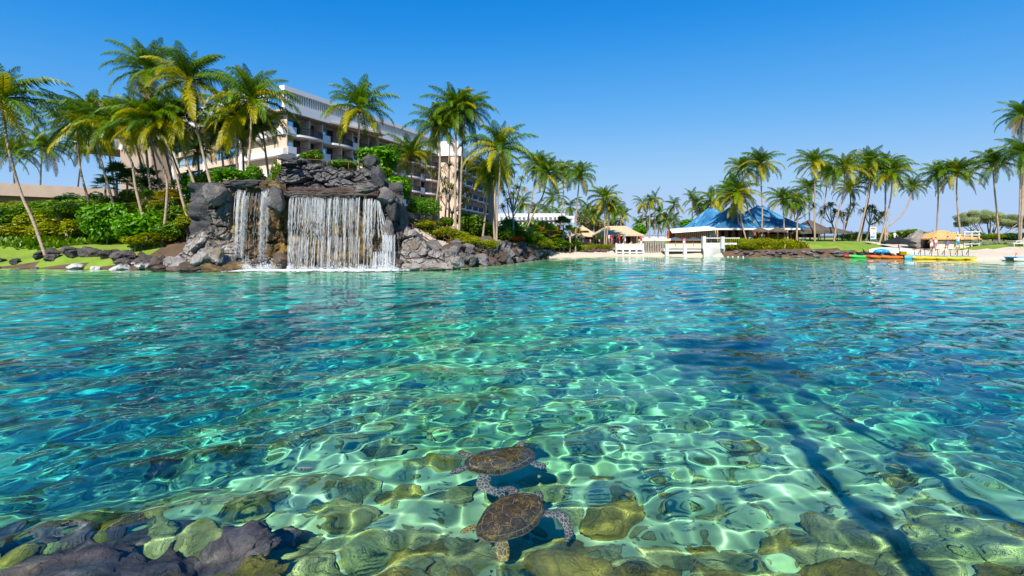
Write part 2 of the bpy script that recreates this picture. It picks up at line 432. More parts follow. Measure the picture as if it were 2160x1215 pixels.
# ---------------------------------------------------------------- rocks
def lavamat(name, dark, light, crust=None, moss=None, scale=1.0, wet=False, tone=False):
    m, nt, b = newmat(name)
    tc = N(nt, 'ShaderNodeNewGeometry'); co = tc.outputs['Position']
    n1 = N(nt, 'ShaderNodeTexNoise', Scale=.9*scale, Detail=8, Roughness=.7); nt.links.new(co, n1.inputs['Vector'])
    n2 = N(nt, 'ShaderNodeTexNoise', Scale=7*scale, Detail=8, Roughness=.75); nt.links.new(co, n2.inputs['Vector'])
    vo = N(nt, 'ShaderNodeTexVoronoi', Scale=1.7*scale, feature='DISTANCE_TO_EDGE')
    wp = N(nt, 'ShaderNodeMix', data_type='VECTOR'); wp.inputs[0].default_value = .22
    nt.links.new(co, wp.inputs[4]); nt.links.new(n1.outputs['Color'], wp.inputs[5]); nt.links.new(wp.outputs[1], vo.inputs['Vector'])
    col = ramp(nt, n1.outputs['Fac'], [(.30, dark), (.52, tuple((a+c)/2 for a, c in zip(dark, light))), (.72, light)])
    sp = ramp(nt, n2.outputs['Fac'], [(.32, (.55, .55, .55)), (.7, (1.25, 1.25, 1.25))])
    mx = N(nt, 'ShaderNodeMix', data_type='RGBA', blend_type='MULTIPLY'); mx.inputs[0].default_value = 1
    nt.links.new(col, mx.inputs[6]); nt.links.new(sp, mx.inputs[7]); c = mx.outputs[2]
    oi = N(nt, 'ShaderNodeObjectInfo'); mr = N(nt, 'ShaderNodeMapRange'); mr.inputs['To Min'].default_value = .7; mr.inputs['To Max'].default_value = 1.3
    nt.links.new(oi.outputs['Random'], mr.inputs['Value']); h = N(nt, 'ShaderNodeHueSaturation'); nt.links.new(c, h.inputs['Color']); nt.links.new(mr.outputs[0], h.inputs['Value']); c = h.outputs[0]
    if tone:
        an = N(nt, 'ShaderNodeAttribute', attribute_name='tone'); tr = ramp(nt, an.outputs['Fac'], [(.0, (.45, .45, .45)), (.5, (1, 1, 1)), (1, (1.4, 1.4, 1.4))])
        tm = N(nt, 'ShaderNodeMix', data_type='RGBA', blend_type='MULTIPLY'); tm.inputs[0].default_value = .8; nt.links.new(c, tm.inputs[6]); nt.links.new(tr, tm.inputs[7]); c = tm.outputs[2]
    def over(c, colr, sc_, lo, hi, seed):
        n3 = N(nt, 'ShaderNodeTexNoise', Scale=sc_, Detail=7, Roughness=.65); ad = N(nt, 'ShaderNodeVectorMath', operation='ADD'); ad.inputs[1].default_value = (seed, seed*2, 0)
        nt.links.new(co, ad.inputs[0]); nt.links.new(ad.outputs[0], n3.inputs['Vector'])
        f = ramp(nt, n3.outputs['Fac'], [(lo, (0, 0, 0)), (hi, (1, 1, 1))])
        x = N(nt, 'ShaderNodeMix', data_type='RGBA'); nt.links.new(f, x.inputs[0]); nt.links.new(c, x.inputs[6]); x.inputs[7].default_value = (*colr, 1)
        return x.outputs[2]
    if moss: c = over(c, moss, .8, .5, .64, 3.1)
    if crust:       # white mineral crust left along the waterline
        sx = N(nt, 'ShaderNodeSeparateXYZ'); nt.links.new(co, sx.inputs[0])
        ad = N(nt, 'ShaderNodeMath', operation='MULTIPLY_ADD'); ad.inputs[1].default_value = -.72; nt.links.new(n1.outputs['Fac'], ad.inputs[0]); nt.links.new(sx.outputs[2], ad.inputs[2])
        f = ramp(nt, ad.outputs[0], [(.0, (1, 1, 1)), (.16, (0, 0, 0))])
        x = N(nt, 'ShaderNodeMix', data_type='RGBA'); nt.links.new(f, x.inputs[0]); nt.links.new(c, x.inputs[6]); x.inputs[7].default_value = (*crust, 1); c = x.outputs[2]
    nt.links.new(c, b.inputs['Base Color'])
    b.inputs['Roughness'].default_value = .35 if wet else .8
    b.inputs['Specular IOR Level'].default_value = .5 if wet else .2
    vr = ramp(nt, vo.outputs['Distance'], [(0, (0, 0, 0)), (.06, (1, 1, 1))])
    hh = N(nt, 'ShaderNodeMath', operation='MULTIPLY_ADD'); hh.inputs[1].default_value = .35; nt.links.new(vr, hh.inputs[0]); nt.links.new(n2.outputs['Fac'], hh.inputs[2])
    bp = N(nt, 'ShaderNodeBump', Strength=.9, Distance=.12); nt.links.new(hh.outputs[0], bp.inputs['Height']); nt.links.new(bp.outputs[0], b.inputs['Normal'])
    return m

M['lava'] = lavamat('grey_lava', (.07, .068, .072), (.22, .21, .205), moss=(.20, .17, .145))
M['lava_dark'] = lavamat('black_lava', (.035, .035, .04), (.125, .12, .125), moss=(.10, .095, .095))
M['lava_pale'] = lavamat('pale_lava', (.15, .135, .13), (.42, .38, .35), moss=(.20, .16, .10))
M['lava_ochre'] = lavamat('ochre_wet_rock', (.055, .035, .018), (.20, .12, .035), moss=(.26, .17, .03), scale=1.6, wet=True)
M['lava_brown'] = lavamat('brown_lava', (.045, .032, .028), (.17, .115, .085), moss=(.10, .09, .08))
M['lava_crust'] = lavamat('shore_lava', (.05, .042, .042), (.15, .125, .115), crust=(.52, .49, .48))
M['reef'] = lavamat('algae_boulder', (.70, .62, .17), (.88, .80, .34), moss=(.60, .64, .20), scale=2.2)
M['reef_gold'] = lavamat('golden_algae_boulder', (.46, .31, .04), (.80, .60, .12), moss=(.58, .38, .05), scale=3)
M['reef_purple'] = lavamat('purple_lava', (.16, .10, .09), (.56, .36, .34), moss=(.60, .30, .16), scale=3.2)

def rock_mesh(name, seed, sub=3, cuts=12, rough=.10, flat=1.0, layered=False, block=False):
    r = np.random.RandomState(seed)
    bm = bmesh.new()
    bmesh.ops.create_icosphere(bm, subdivisions=sub, radius=1.0)
    co = np.array([v.co[:] for v in bm.verts])
    if block: co = co/np.maximum(np.abs(co).max(1, keepdims=True), .01)*.8*.75+co*.25
    for i in range(cuts):
        n = r.normal(size=3); n /= np.linalg.norm(n); d = (.50 if block else .54)+.26*r.rand()
        over = co@n-d
        co -= np.outer(np.maximum(over, 0)*.97, n)
    for i, v in enumerate(bm.verts):
        p = Vector(co[i])
        q = p*1.7+Vector((seed*3.1, seed, 0))
        k = mnoise.fractal(q, .9, 2.1, 4)*rough*1.6
        k += mnoise.fractal(q*3.5, .8, 2.0, 3)*rough*.7
        if layered: k += .16*math.sin(p.z*9+mnoise.noise(q*.8)*3)*(.5+.5*mnoise.noise(q*1.1))
        v.co = p*(1+k)
    me = bpy.data.meshes.new(name)
    bm.to_mesh(me); bm.free()
    for p in me.polygons: p.use_smooth = sub >= 4
    me.materials.append(M['lava'])
    return me
ROCK = [rock_mesh('boulder', 10+i, 4, 22, .11) for i in range(8)]
SMOOTH = [rock_mesh('round_boulder', 40+i, 4, 9, .11) for i in range(6)]
SLAB = [rock_mesh('lava_slab', 70+i, 4, 9, .20, layered=True) for i in range(6)]
BLOCK = [rock_mesh('block_rock', 90+i, 4, 7, .12, block=True) for i in range(5)]

def rock(pool, c, dims, m, parent=None, name='rock', rot=None, k=None):
    me = pool[rnd.randrange(len(pool)) if k is None else k % len(pool)]
    rot = rot or (rnd.uniform(-.25, .25), rnd.uniform(-.25, .25), rnd.uniform(-.5, .5))
    return place(name, me, parent, c, rot, (dims[0]/2, dims[1]/2, dims[2]/2), m)

# the artificial cliff that carries the falls
FY = 38.6
cliff = thing('rock_waterfall', 'tall stacked grey lava rock formation with waterfalls pouring into the lagoon', 'rock formation', (-16, 41, 0))
CO = Vector((-16, 41, 0))
def crock(pool, px, py, w, h, Y, m, depth=None, rot=None, k=None):
    c = P(px, py, Y); W, Hh = w/F*Y*1.12, h/F*Y*1.12
    return rock(pool, c-CO, (W, depth or min(W, Hh)*1.1, Hh), m, cliff, 'rock', rot or (rnd.uniform(-.12, .12), rnd.uniform(-.1, .1), rnd.uniform(-.35, .35)), k)
Lv, Ld, Lp, Lo, Lb = M['lava'], M['lava_dark'], M['lava_pale'], M['lava_ochre'], M['lava_brown']
# back walls behind the water
mb = MB(); mb.sm = True
def wall_grid(x0, x1, ytop, ybot, Y, amp, seed, nx=60, nz=40, ov=0.0):
    vs, fs = [], []
    for i in range(nx+1):
        for j in range(nz+1):
            p = P(x0+(x1-x0)*i/nx, ytop+(ybot-ytop)*j/nz, Y)
            q = Vector((p.x*.55, seed, p.z*.7))
            k = mnoise.fractal(q, .9, 2, 4)*amp + mnoise.fractal(q*4, .8, 2, 3)*amp*.3
            p.y += k + ov*(j/nz)
            vs.append(p-CO)
    for i in range(nx):
        for j in range(nz):
            a = i*(nz+1)+j; fs.append((a, a+1, a+nz+2, a+nz+1))
    return vs, fs
mb.add(*wall_grid(596, 830, 405, 580, 39.9, .55, 2.0))
mb.obj('wet_wall', M['lava_ochre'], cliff)
mb = MB(); mb.sm = True
mb.add(*wall_grid(470, 600, 380, 578, 39.9, .7, 5.0))
mb.obj('wet_wall', M['lava_ochre'], cliff)
mb = MB(); mb.sm = True
mb.add(*wall_grid(400, 850, 385, 570, 41.6, .5, 8.0))
mb.obj('core', Ld, cliff)
# lip over the main curtain
mb = MB(); mb.sm = True
for j, (zz, oy, rr) in enumerate(((411, 38.6, .11), (406, 38.85, .16), (401, 39.3, .2))):
    pts = [P(600+j*2+(798-600)*i/24, zz+rnd.uniform(-2.0, 2.0), oy+rnd.uniform(-.12, .12))-CO for i in range(25)]
    mb.tube(pts, [rr*rnd.uniform(.75, 1.2) for _ in pts], 7)
mb.obj('ledge', Lb, cliff)
# fractured faces: cells of rock at different depth with open cracks between them
def cliff_face(top, bot, Y, mt, amp, sx, sz, seed, nx=150, nz=90, slope=0.0, ragged=.25, name='cliff_face', back=2.5):
    """top/bot: photo outline [(px, py), ...]"""
    xs = [p[0] for p in top]; x0, x1 = xs[0], xs[-1]
    vs, fs, tone = [], [], []
    for i in range(nx+1):
        px = x0+(x1-x0)*i/nx
        yt = np.interp(px, xs, [p[1] for p in top]); yb = np.interp(px, [p[0] for p in bot], [p[1] for p in bot])
        jag = mnoise.fractal(Vector((px*.09, seed, 0)), .8, 2, 4)*9*ragged*4
        for j in range(nz+2):
            jj = max(j-1, 0)/nz
            p = P(px, yt+jag*(1-jj)+(yb-yt)*jj, Y)
            q = Vector((p.x*sx+seed, seed*1.7, p.z*sz)); q += Vector(mnoise.noise_vector(q*1.3))*.35
            d, pt = mnoise.voronoi(q); cell = mnoise.cell(pt[0]*7.3+Vector((.5, .5, .5))); q2 = q*2.7; d2, pt2 = mnoise.voronoi(q2); cell2 = mnoise.cell(pt2[0]*5.1)
            crack = max(0, 1-(d[1]-d[0])/.10); crack2 = max(0, 1-(d2[1]-d2[0])/.09)
            k = cell*.55+cell2*.22-crack*.55-crack2*.18+mnoise.fractal(q*2.2, .9, 2, 4)*.22+mnoise.fractal(q*9, .8, 2, 3)*.07
            e = min(i, nx-i)/nx; rnd_edge = (1-min(1, e/.06))**2*1.2
            top_r = (1-min(1, jj/.08))**2*.5
            p.y -= k*amp-slope*(1-jj)-rnd_edge-top_r
            if j == 0: p.y += back; p.z -= .4
            vs.append(p-CO); tone.append(min(1, max(0, .5+.28*cell+.14*cell2-.55*crack-.25*crack2)))
    m1 = nz+2
    for i in range(nx):
        for j in range(nz+1):
            a_ = i*m1+j; fs.append((a_, a_+1, a_+1+m1, a_+m1))
    mb = MB(); mb.sm = False; mb.add(vs, fs); me = mb.mesh(name, mt)
    at = me.attributes.new('tone', 'FLOAT', 'POINT'); at.data.foreach_set('value', tone)
    return place(name, me, cliff)
M['face_dark'] = lavamat('crest_lava', (.06, .058, .062), (.22, .21, .205), moss=(.17, .15, .135), tone=True)
M['face_grey'] = lavamat('grey_cliff', (.10, .095, .095), (.30, .285, .27), moss=(.16, .13, .10), tone=True)
M['face_pale'] = lavamat('pale_cliff', (.24, .215, .205), (.55, .50, .46), moss=(.20, .155, .10), tone=True)
M['face_ochre'] = lavamat('wet_ochre_cliff', (.07, .045, .025), (.30, .18, .055), moss=(.36, .22, .04), scale=1.4, wet=True, tone=True)
cliff_face([(560, 410), (572, 365), (582, 332), (625, 331), (660, 343), (700, 349), (735, 352), (770, 346), (786, 344), (800, 372), (808, 402)], [(560, 414), (690, 410), (808, 412)], 40.0, M['face_dark'], .95, .48, .85, 3.3, 170, 70, slope=1.4)
cliff_face([(585, 404), (620, 392), (700, 396), (760, 392), (800, 400)], [(585, 416), (800, 414)], 39.2, M['face_grey'], .35, .5, 1.8, 8.1, 150, 24, slope=.5, ragged=.12)
cliff_face([(432, 420), (436, 392), (450, 385), (470, 388), (482, 395)], [(432, 575), (482, 575)], 38.9, M['face_grey'], .55, .75, .7, 1.2, 50, 120, slope=.5)
cliff_face([(470, 400), (500, 386), (540, 388), (580, 396), (604, 400)], [(470, 580), (604, 580)], 39.5, M['face_ochre'], .75, .85, .95, 6.4, 110, 130, slope=.7)
cliff_face([(322, 572), (345, 545), (362, 508), (385, 488), (420, 478), (450, 476), (486, 486)], [(322, 580), (486, 582)], 37.9, M['face_pale'], .60, .55, .62, 4.7, 130, 90, slope=1.6)
cliff_face([(786, 404), (804, 396), (822, 405), (836, 424), (842, 470), (850, 500)], [(786, 580), (850, 580)], 39.5, M['face_grey'], .7, .8, .8, 9.9, 60, 130, slope=.4)
cliff_face([(836, 520), (850, 480), (868, 486), (884, 510), (900, 524), (930, 527), (950, 534), (962, 556)], [(836, 578), (962, 574)], 38.6, M['face_pale'], .5, .6, .7, 12.5, 110, 70, slope=1.0)
# separate boulders lying on and against the faces
crock(SMOOTH, 781, 344, 30, 32, 39.7, Ld, k=1); crock(BLOCK, 606, 334, 50, 20, 39.9, Ld, k=2); crock(BLOCK, 797, 372, 28, 50, 39.4, Ld, k=3); crock(SLAB, 772, 398, 44, 18, 38.8, Lv, k=3)
crock(SMOOTH, 455, 410, 42, 54, 38.5, Lv, k=0); crock(SLAB, 505, 386, 86, 18, 39.3, Ld, k=1)
crock(BLOCK, 586, 424, 40, 66, 38.5, Lv, k=0); crock(ROCK, 580, 452, 26, 36, 38.6, Lo, k=1)
crock(ROCK, 597, 552, 40, 42, 38.9, Lb, k=3); crock(ROCK, 545, 556, 60, 30, 38.7, Lb, k=1); crock(ROCK, 505, 560, 60, 24, 38.2, Lo, k=2)
for px, py, w, h, Y, m, k in [(372, 556, 60, 34, 37.2, Lp, 2), (425, 546, 44, 36, 37.3, Lp, 7), (455, 540, 40, 36, 37.6, Lp, 4), (398, 566, 60, 24, 36.9, Lb, 6), (340, 568, 66, 22, 36.8, Lb, 1), (450, 568, 84, 20, 36.9, Lo, 5), (378, 571, 60, 20, 36.6, Lb, 3), (484, 566, 50, 20, 37.4, Lo, 7)]:
    crock(ROCK, px, py, w, h, Y, m, k=k)
for px, py, w, h, Y, m, k, pool in [(815, 414, 36, 40, 39.1, Lv, 0, BLOCK), (828, 446, 26, 54, 39.3, Ld, 1, BLOCK), (820, 484, 28, 46, 39.1, Lv, 3, BLOCK),
                              (868, 563, 64, 18, 37.9, Lp, 2, ROCK), (915, 563, 84, 16, 38.2, Lp, 4, ROCK), (966, 556, 34, 26, 38.6, Lp, 6, ROCK), (845, 560, 24, 26, 38.1, Lb, 1, ROCK)]:
    crock(pool, px, py, w, h, Y, m, k=k)
for i in range(26):     # rubble that fills the gaps
    px = rnd.uniform(470, 845); crock(ROCK, px, rnd.uniform(545, 572), rnd.uniform(14, 30), rnd.uniform(10, 22), rnd.uniform(38.3, 39.4), rnd.choice([Lb, Lb, Lo, Ld]))

# ---------------------------------------------------------------- falling water
m, nt, b = newmat('white_water'); b.inputs['Base Color'].default_value = (.82, .84, .86, 1); b.inputs['Roughness'].default_value = .25; b.inputs['Transmission Weight'].default_value = .25; b.inputs['IOR'].default_value = 1.2
tp = N(nt, 'ShaderNodeBsdfTransparent'); mxs = N(nt, 'ShaderNodeMixShader'); mxs.inputs[0].default_value = .48
nt.links.new(tp.outputs[0], mxs.inputs[1]); nt.links.new(b.outputs[0], mxs.inputs[2]); nt.links.new(mxs.outputs[0], nt.nodes['Material Output'].inputs['Surface'])
M['whitewater'] = m
def strands(mb, x0, x1, yt, yb, Y, n, w0, w1, flare=.25, fade=.85, broken=.3, conv=0.0):
    for i in range(n):
        a = rnd.random(); a = min(1, max(0, a+.009*math.sin(a*61)+.005*math.sin(a*143+1))); px = x0+(x1-x0)*a
        top = P(px, yt+rnd.uniform(-1, 1), Y); dx = rnd.uniform(-.1, .1)-conv*(a-.5)
        zb = CH-(yb-HZ)/F*Y
        r = rnd.uniform(w0, w1)*(1.8 if rnd.random() < .13 else 1)
        z = top.z; y = top.y; first = True
        while z > zb:
            ln = rnd.uniform(.5, 2.4) if first else rnd.uniform(.12, 1.0)
            gap = rnd.uniform(.0, .12) if rnd.random() > broken else rnd.uniform(.1, .5)
            z1 = max(z-ln, zb-.05)
            pts = []; rr = []
            for k in range(5):
                zz = z+(z1-z)*k/4; fall = top.z-zz
                pts.append((top.x+dx*fall*.25+rnd.uniform(-.02, .02), y-flare*math.sqrt(max(fall, 0)), zz)); rr.append(r*(.35 if k in (0, 4) else rnd.uniform(.6, 1.15)))
            mb.tube(pts, rr, 3, caps=False)
            z = z1-gap; first = False
            if rnd.random() > fade and top.z-z > 2: break
mb = MB(); strands(mb, 611, 762, 414, 572, 38.75, 160, .006, .024, fade=.72); strands(mb, 613, 690, 414, 572, 38.7, 30, .012, .03); strands(mb, 611, 762, 414, 470, 38.72, 60, .008, .02, fade=.95)
strands(mb, 611, 762, 500, 572, 38.2, 150, .006, .016, broken=.8)
tag(mb.obj('water_curtain', M['whitewater']), 'wide curtain of white water falling in thin strands over the lava ledge', 'waterfall', kind='stuff')
# thin veils of spray between the strands, and mist at the foot
m, nt, b = newmat('water_veil'); b.inputs['Base Color'].default_value = (.85, .87, .9, 1); b.inputs['Roughness'].default_value = .9
tp = N(nt, 'ShaderNodeBsdfTransparent'); mxs = N(nt, 'ShaderNodeMixShader'); mxs.inputs[0].default_value = .085
nt.links.new(tp.outputs[0], mxs.inputs[1]); nt.links.new(b.outputs[0], mxs.inputs[2]); nt.links.new(mxs.outputs[0], nt.nodes['Material Output'].inputs['Surface'])
M['veil'] = m
mb = MB()
for k in range(46):
    strands(mb, *(lambda a: (a, a+2))(rnd.choice([rnd.uniform(611, 772), rnd.uniform(611, 772), rnd.uniform(502, 522), rnd.uniform(552, 568)])), 414, 572, 38.9, 1, .07, .2, .22, broken=.1)
for k in range(90):
    px = rnd.choice([rnd.gauss(515, 14), rnd.gauss(562, 14), rnd.uniform(608, 838), rnd.uniform(780, 838)]); c = P(px, 571, 37.8+rnd.uniform(-.5, .5)); r_ = rnd.uniform(.06, .22)
    mb.ball((c.x, c.y, rnd.uniform(.0, .4)), (r_*1.6, r_, r_), 8, 5)
tag(mb.obj('spray_veil', M['veil']), 'thin white veil of spray and mist around the falling water', 'spray', kind='stuff')
mb = MB(); strands(mb, 502, 522, 400, 566, 39.3, 24, .010, .03, .28, conv=.3); strands(mb, 552, 568, 398, 566, 39.3, 22, .010, .03, .28, conv=.2); strands(mb, 498, 575, 402, 560, 39.4, 40, .010, .018, .28, broken=.7)
tag(mb.obj('water_streams', M['whitewater']), 'two narrow white streams falling over the ochre rock on the left tower', 'waterfall', kind='stuff')
mb = MB(); strands(mb, 770, 786, 418, 560, 38.8, 26, .016, .04, .2, conv=-.3)
strands(mb, 790, 800, 420, 500, 38.9, 22, .016, .04, .1, conv=-2.2)
strands(mb, 806, 834, 496, 531, 38.2, 40, .02, .045, .12); strands(mb, 786, 834, 531, 574, 38.0, 60, .02, .045, .12)
tag(mb.obj('cascade', M['whitewater']), 'stepped white cascade tumbling down the right flank of the rock', 'waterfall', kind='stuff')
# foam where it lands
def foam(px0, px1, Y0, Y1, seed, th):
    xs = np.linspace((px0-1080)/F*37.5, (px1-1080)/F*37.5, 220); ys = np.linspace(Y0, Y1, 46)
    vs, fs = [], []; ids = {}
    def vid(i, j):
        if (i, j) not in ids:
            x, y = xs[i], ys[j]; ids[(i, j)] = len(vs)
            vs.append((x, y, .035+.05*max(0, mnoise.fractal(Vector((x*3, y*3, seed)), .8, 2, 3))+.02*float(j)/46))
        return ids[(i, j)]
    for i in range(219):
        for j in range(45):
            x, y = xs[i], ys[j]
            e = min(i, 219-i)/24; v = mnoise.fractal(Vector((x*.9, y*1.6, seed)), .9, 2, 4)*.8+(j/45)*1.6-.55+min(e, 1)*.35
            if v > th: fs.append((vid(i, j), vid(i+1, j), vid(i+1, j+1), vid(i, j+1)))
    mb = MB(); mb.sm = True; mb.add(vs, fs); return mb
M['foam'] = mat('foam', (.82, .85, .86), (.72, .78, .8), 6, .7, .4, 20)
mb = foam(462, 864, 35.5, 38.5, 3.0, .38)
for i in range(2600):        # spray and froth lumps
    px = rnd.choice([rnd.gauss(515, 12), rnd.gauss(562, 13), rnd.uniform(605, 842), rnd.uniform(605, 842), rnd.gauss(815, 15)])
    c = P(px, 571, 37.9+rnd.uniform(-.4, .3)); mb.ball((c.x, c.y, rnd.expovariate(3.4) if px < 600 else rnd.expovariate(5)), rnd.uniform(.008, .035), 4, 2)
tag(mb.obj('foam', M['foam']), 'white foam and spray churning where the waterfall lands', 'foam', kind='stuff')

# ---------------------------------------------------------------- shore rocks
def shore_rocks(pts, n, size, m, label, group, inland=(-.3, 1.6), zoff=0.0, pool=ROCK, squash=.7):
    seg = []; tot = 0
    for a, c in zip(pts[:-1], pts[1:]):
        l = math.dist(a, c); seg.append((tot, l, a, c)); tot += l
    for i in range(n):
        d = (i+rnd.random())/n*tot
        for t0, l, a, c in seg:
            if t0 <= d <= t0+l+1e-6: break
        f = (d-t0)/l; x = a[0]+(c[0]-a[0])*f; y = a[1]+(c[1]-a[1])*f
        nx, ny = -(c[1]-a[1])/l, (c[0]-a[0])/l
        o = rnd.uniform(*inland); s = rnd.uniform(*size); x += nx*o; y += ny*o
        z = max(Hs(x, y), -.15)+zoff
        r = rock(pool, (x, y, z+s*.12), (s*1.25, s*1.1, s*squash), m if not isinstance(m, list) else rnd.choice(m), None, 'shore_rock')
        tag(r, label + (', %s from the left' % ORD[i] if n <= 26 else ''), 'rock', group)
shore_rocks([(-60, 33), (-50, 40.2), (-43, 40.8), (-38, 40.1)], 24, (.5, 1.15), [M['lava_dark'], M['lava_dark'], M['lava']], 'dark lava rock on the waterline before the left lawn', 'lava rocks along the left lawn')
shore_rocks([(-40, 40.4), (-36, 39.8), (-29.5, 38.4)], 24, (.8, 1.7), M['lava_crust'], 'crusted brown lava rock between left lawn and waterfall', 'crusted rocks left of the waterfall', inland=(-.2, 2.2))
shore_rocks([(-5.6, 40.2), (-1, 46), (3.2, 56)], 85, (.7, 1.7), [M['lava_brown'], M['lava_brown'], M['lava']], 'brown lava boulder in the piled bank right of the waterfall', 'boulders of the bank right of the waterfall', inland=(-.3, 2.4), squash=.85)
shore_rocks([(2.6, 55.5), (5, 59)], 12, (1.0, 2.0), M['lava'], 'grey lava rock at the bank point beside the far beach', 'rocks at the point of the bank', squash=.6)
shore_rocks([(7, 62.8), (19, 65.6)], 34, (.5, 1.0), M['lava_brown'], 'low brown stone in the border behind the far beach', 'stones behind the far beach', inland=(.2, 1.4))
shore_rocks([(28.5, 62), (34, 60.2), (41, 58.6), (46, 56.6)], 60, (.5, 1.0), [M['lava_dark'], M['lava']], 'flat dark lava stone edging the lawn by the blue roofed restaurant', 'stones edging the right lawn', inland=(-.2, .8), squash=.5)
shore_rocks([(56, 60.5), (66, 56)], 26, (.5, .9), M['lava'], 'grey stone in the low edging above the right beach', 'stones above the right beach', inland=(.0, .3), squash=.7)
shore_rocks([(-31.5, 39.2), (-25.5, 40.2)], 20, (.6, 1.3), [M['lava_brown'], M['lava_crust']], 'brown rubble rock below the hedge left of the pale cliff', 'rubble left of the pale cliff', inland=(-.6, 2.6), squash=.8)
# boulders beside the thatched hut
for dx, w, h in ((0, 2.2, 3.0), (1.5, 1.6, 2.4)):
    c = P(1928+dx*17, 515, 62); r = rock(SMOOTH, (c.x, c.y, Hs(c.x, c.y)+h*.32), (w, w, h), M['lava_pale'], None, 'standing_boulder', (0, 0, dx))
    tag(r, 'tall pale boulder standing left of the thatched hut' if dx == 0 else 'shorter shaded boulder tight against the thatched hut wall', 'rock')
c = P(250, 535, 41.8); tag(rock(ROCK, (c.x, c.y-.3, Hs(c.x, c.y)+.2), (1.3, 1, .7), M['lava_brown'], None, 'lone_rock'), 'lone brown rock sitting on the grass above the shore', 'rock')
c = P(146, 508, 48.5); tag(rock(ROCK, (c.x, c.y, Hs(c.x, c.y)+.2), (1.1, .8, .6), M['lava_pale'], None, 'pale_rock'), 'white rock at the foot of the forked hedge tree', 'rock')

# ---------------------------------------------------------------- boulders under water
def sunk(px, py, w, hgt, m, label, group=None, depth=None, pool=SMOOTH, k=None, asp=.8):
    y = CH*F/(py-HZ); x = (px-1080)/F*y
    z = Hs(x, y) if depth is None else -depth
    # the refracted view shifts a sunken rock away from the camera
    d = math.hypot(x, y); sft = (-z*.8)*math.tan(math.asin(min(.74, d/math.hypot(d, CH)/1.33)))
    x += sft*x/d; y += sft*y/d
    if depth is None: z = Hs(x, y)
    W = w/F*y*1.05
    r = rock(pool, (x, y, z+hgt*.1), (W, W*asp, hgt), m, None, 'submerged_boulder', (rnd.uniform(-.15, .15), rnd.uniform(-.15, .15), rnd.uniform(-.6, .6)), k)
    r.cycles.is_caustics_receiver = True
    return tag(r, label, 'rock', group)
sunk(1290, 1075, 190, .62, M['reef_gold'], 'golden algae covered boulder under water right of the lower turtle', k=1, asp=.55)
sunk(1190, 1200, 230, .6, M['reef_gold'], 'broad golden boulder under water at the bottom edge below the turtles', k=2)
sunk(1370, 1210, 170, .5, M['reef_gold'], 'brown golden boulder under water right of the broad one at the bottom edge', k=3)
sunk(1760, 1195, 190, .5, M['reef_gold'], 'mossy golden boulder under water at the bottom right', k=4)
sunk(1760, 1095, 120, .4, M['reef'], 'yellow green boulder under water right of the tree shadow', k=0)
sunk(720, 1065, 150, .4, M['reef'], 'dark green boulder under water left of the turtles', k=5)
for px, py, w, h, m, lb in [(500, 1165, 190, .85, M['reef_purple'], 'large brown lava rock just under the surface at the bottom left'), (330, 1195, 180, .8, M['reef_purple'], 'purple grey round lava rock under water at the bottom left'),
                         (160, 1180, 240, .75, M['reef_purple'], 'pinkish lava ridge under water in the bottom left corner'), (440, 1120, 110, .65, M['reef'], 'pointed olive lava rock reaching towards the surface at lower left'), (40, 1205, 170, .7, M['reef_purple'], 'reddish lava rock under water at the left edge'),
                         (540, 1200, 130, .7, M['reef_gold'], 'ochre lava rock under water beside the large brown one')]:
    sunk(px, py, w, h, m, lb, pool=SLAB, depth=.95)
for i in range(60):      # broken lava round the big purple rocks
    y = rnd.uniform(4.3, 5.5); x = rnd.uniform(-1.1, -.46)*y; z = Hs(x, y); s = rnd.uniform(.14, .42)
    if z > -.3: continue
    r = rock(ROCK, (x, y, z+s*.3), (s*1.3, s, s*.8), rnd.choice([M['reef_purple'], M['reef_purple'], M['reef_gold'], M['reef']]), None, 'submerged_boulder'); r.cycles.is_caustics_receiver = True
    tag(r, 'broken piece of lava among the big purple rocks under water', 'rock', 'broken lava at the lower left')
mb = MB()
PEB = rock_mesh('pebble', 5, 1, 5, .12); pv = [v.co.copy() for v in PEB.vertices]; pf = [tuple(p.vertices) for p in PEB.polygons]
for i in range(1500):
    y = 4.2+5.5*rnd.random()**1.7; x = rnd.uniform(-1.1, 1.1)*y; z = Hs(x, y)
    if z > -.2: continue
    s = .02+.09*rnd.random()**3; mx = Matrix.Translation((x, y, z+s*.2)) @ Matrix.Rotation(rnd.uniform(0, 6.28), 4, 'Z') @ Matrix.Diagonal((s*1.3, s, s*.6, 1))
    mb.add([mx @ q for q in pv], pf)
o = mb.obj('rubble', M['reef']); tag(o, 'small rubble and pebbles scattered over the shallow lagoon floor', 'rubble', kind='stuff'); o.cycles.is_caustics_receiver = True
cnt = 0
for i in range(900):
    y = rnd.uniform(4.3, 9.0); x = rnd.uniform(-1.12, 1.12)*y
    px = x/y*F+1080
    lim = 5.3 if px > 620 else 5.1
    if y > lim and rnd.random() < .92: continue
    s = rnd.uniform(.22, .55)
    z = Hs(x, y)
    if z > -.2: continue
    r = rock(SMOOTH, (x, y, z+s*.05), (s*1.4, s*1.1, s*.34), rnd.choice([M['reef'], M['reef'], M['reef'], M['reef_gold']]) if px > 520 else rnd.choice([M['reef_purple'], M['reef']]), None, 'submerged_boulder')
    r.cycles.is_caustics_receiver = True
    tag(r, 'rounded algae covered cobble on the shallow lagoon floor', 'rock', 'cobbles on the shallow lagoon floor')
    cnt += 1
    if cnt >= 240: break
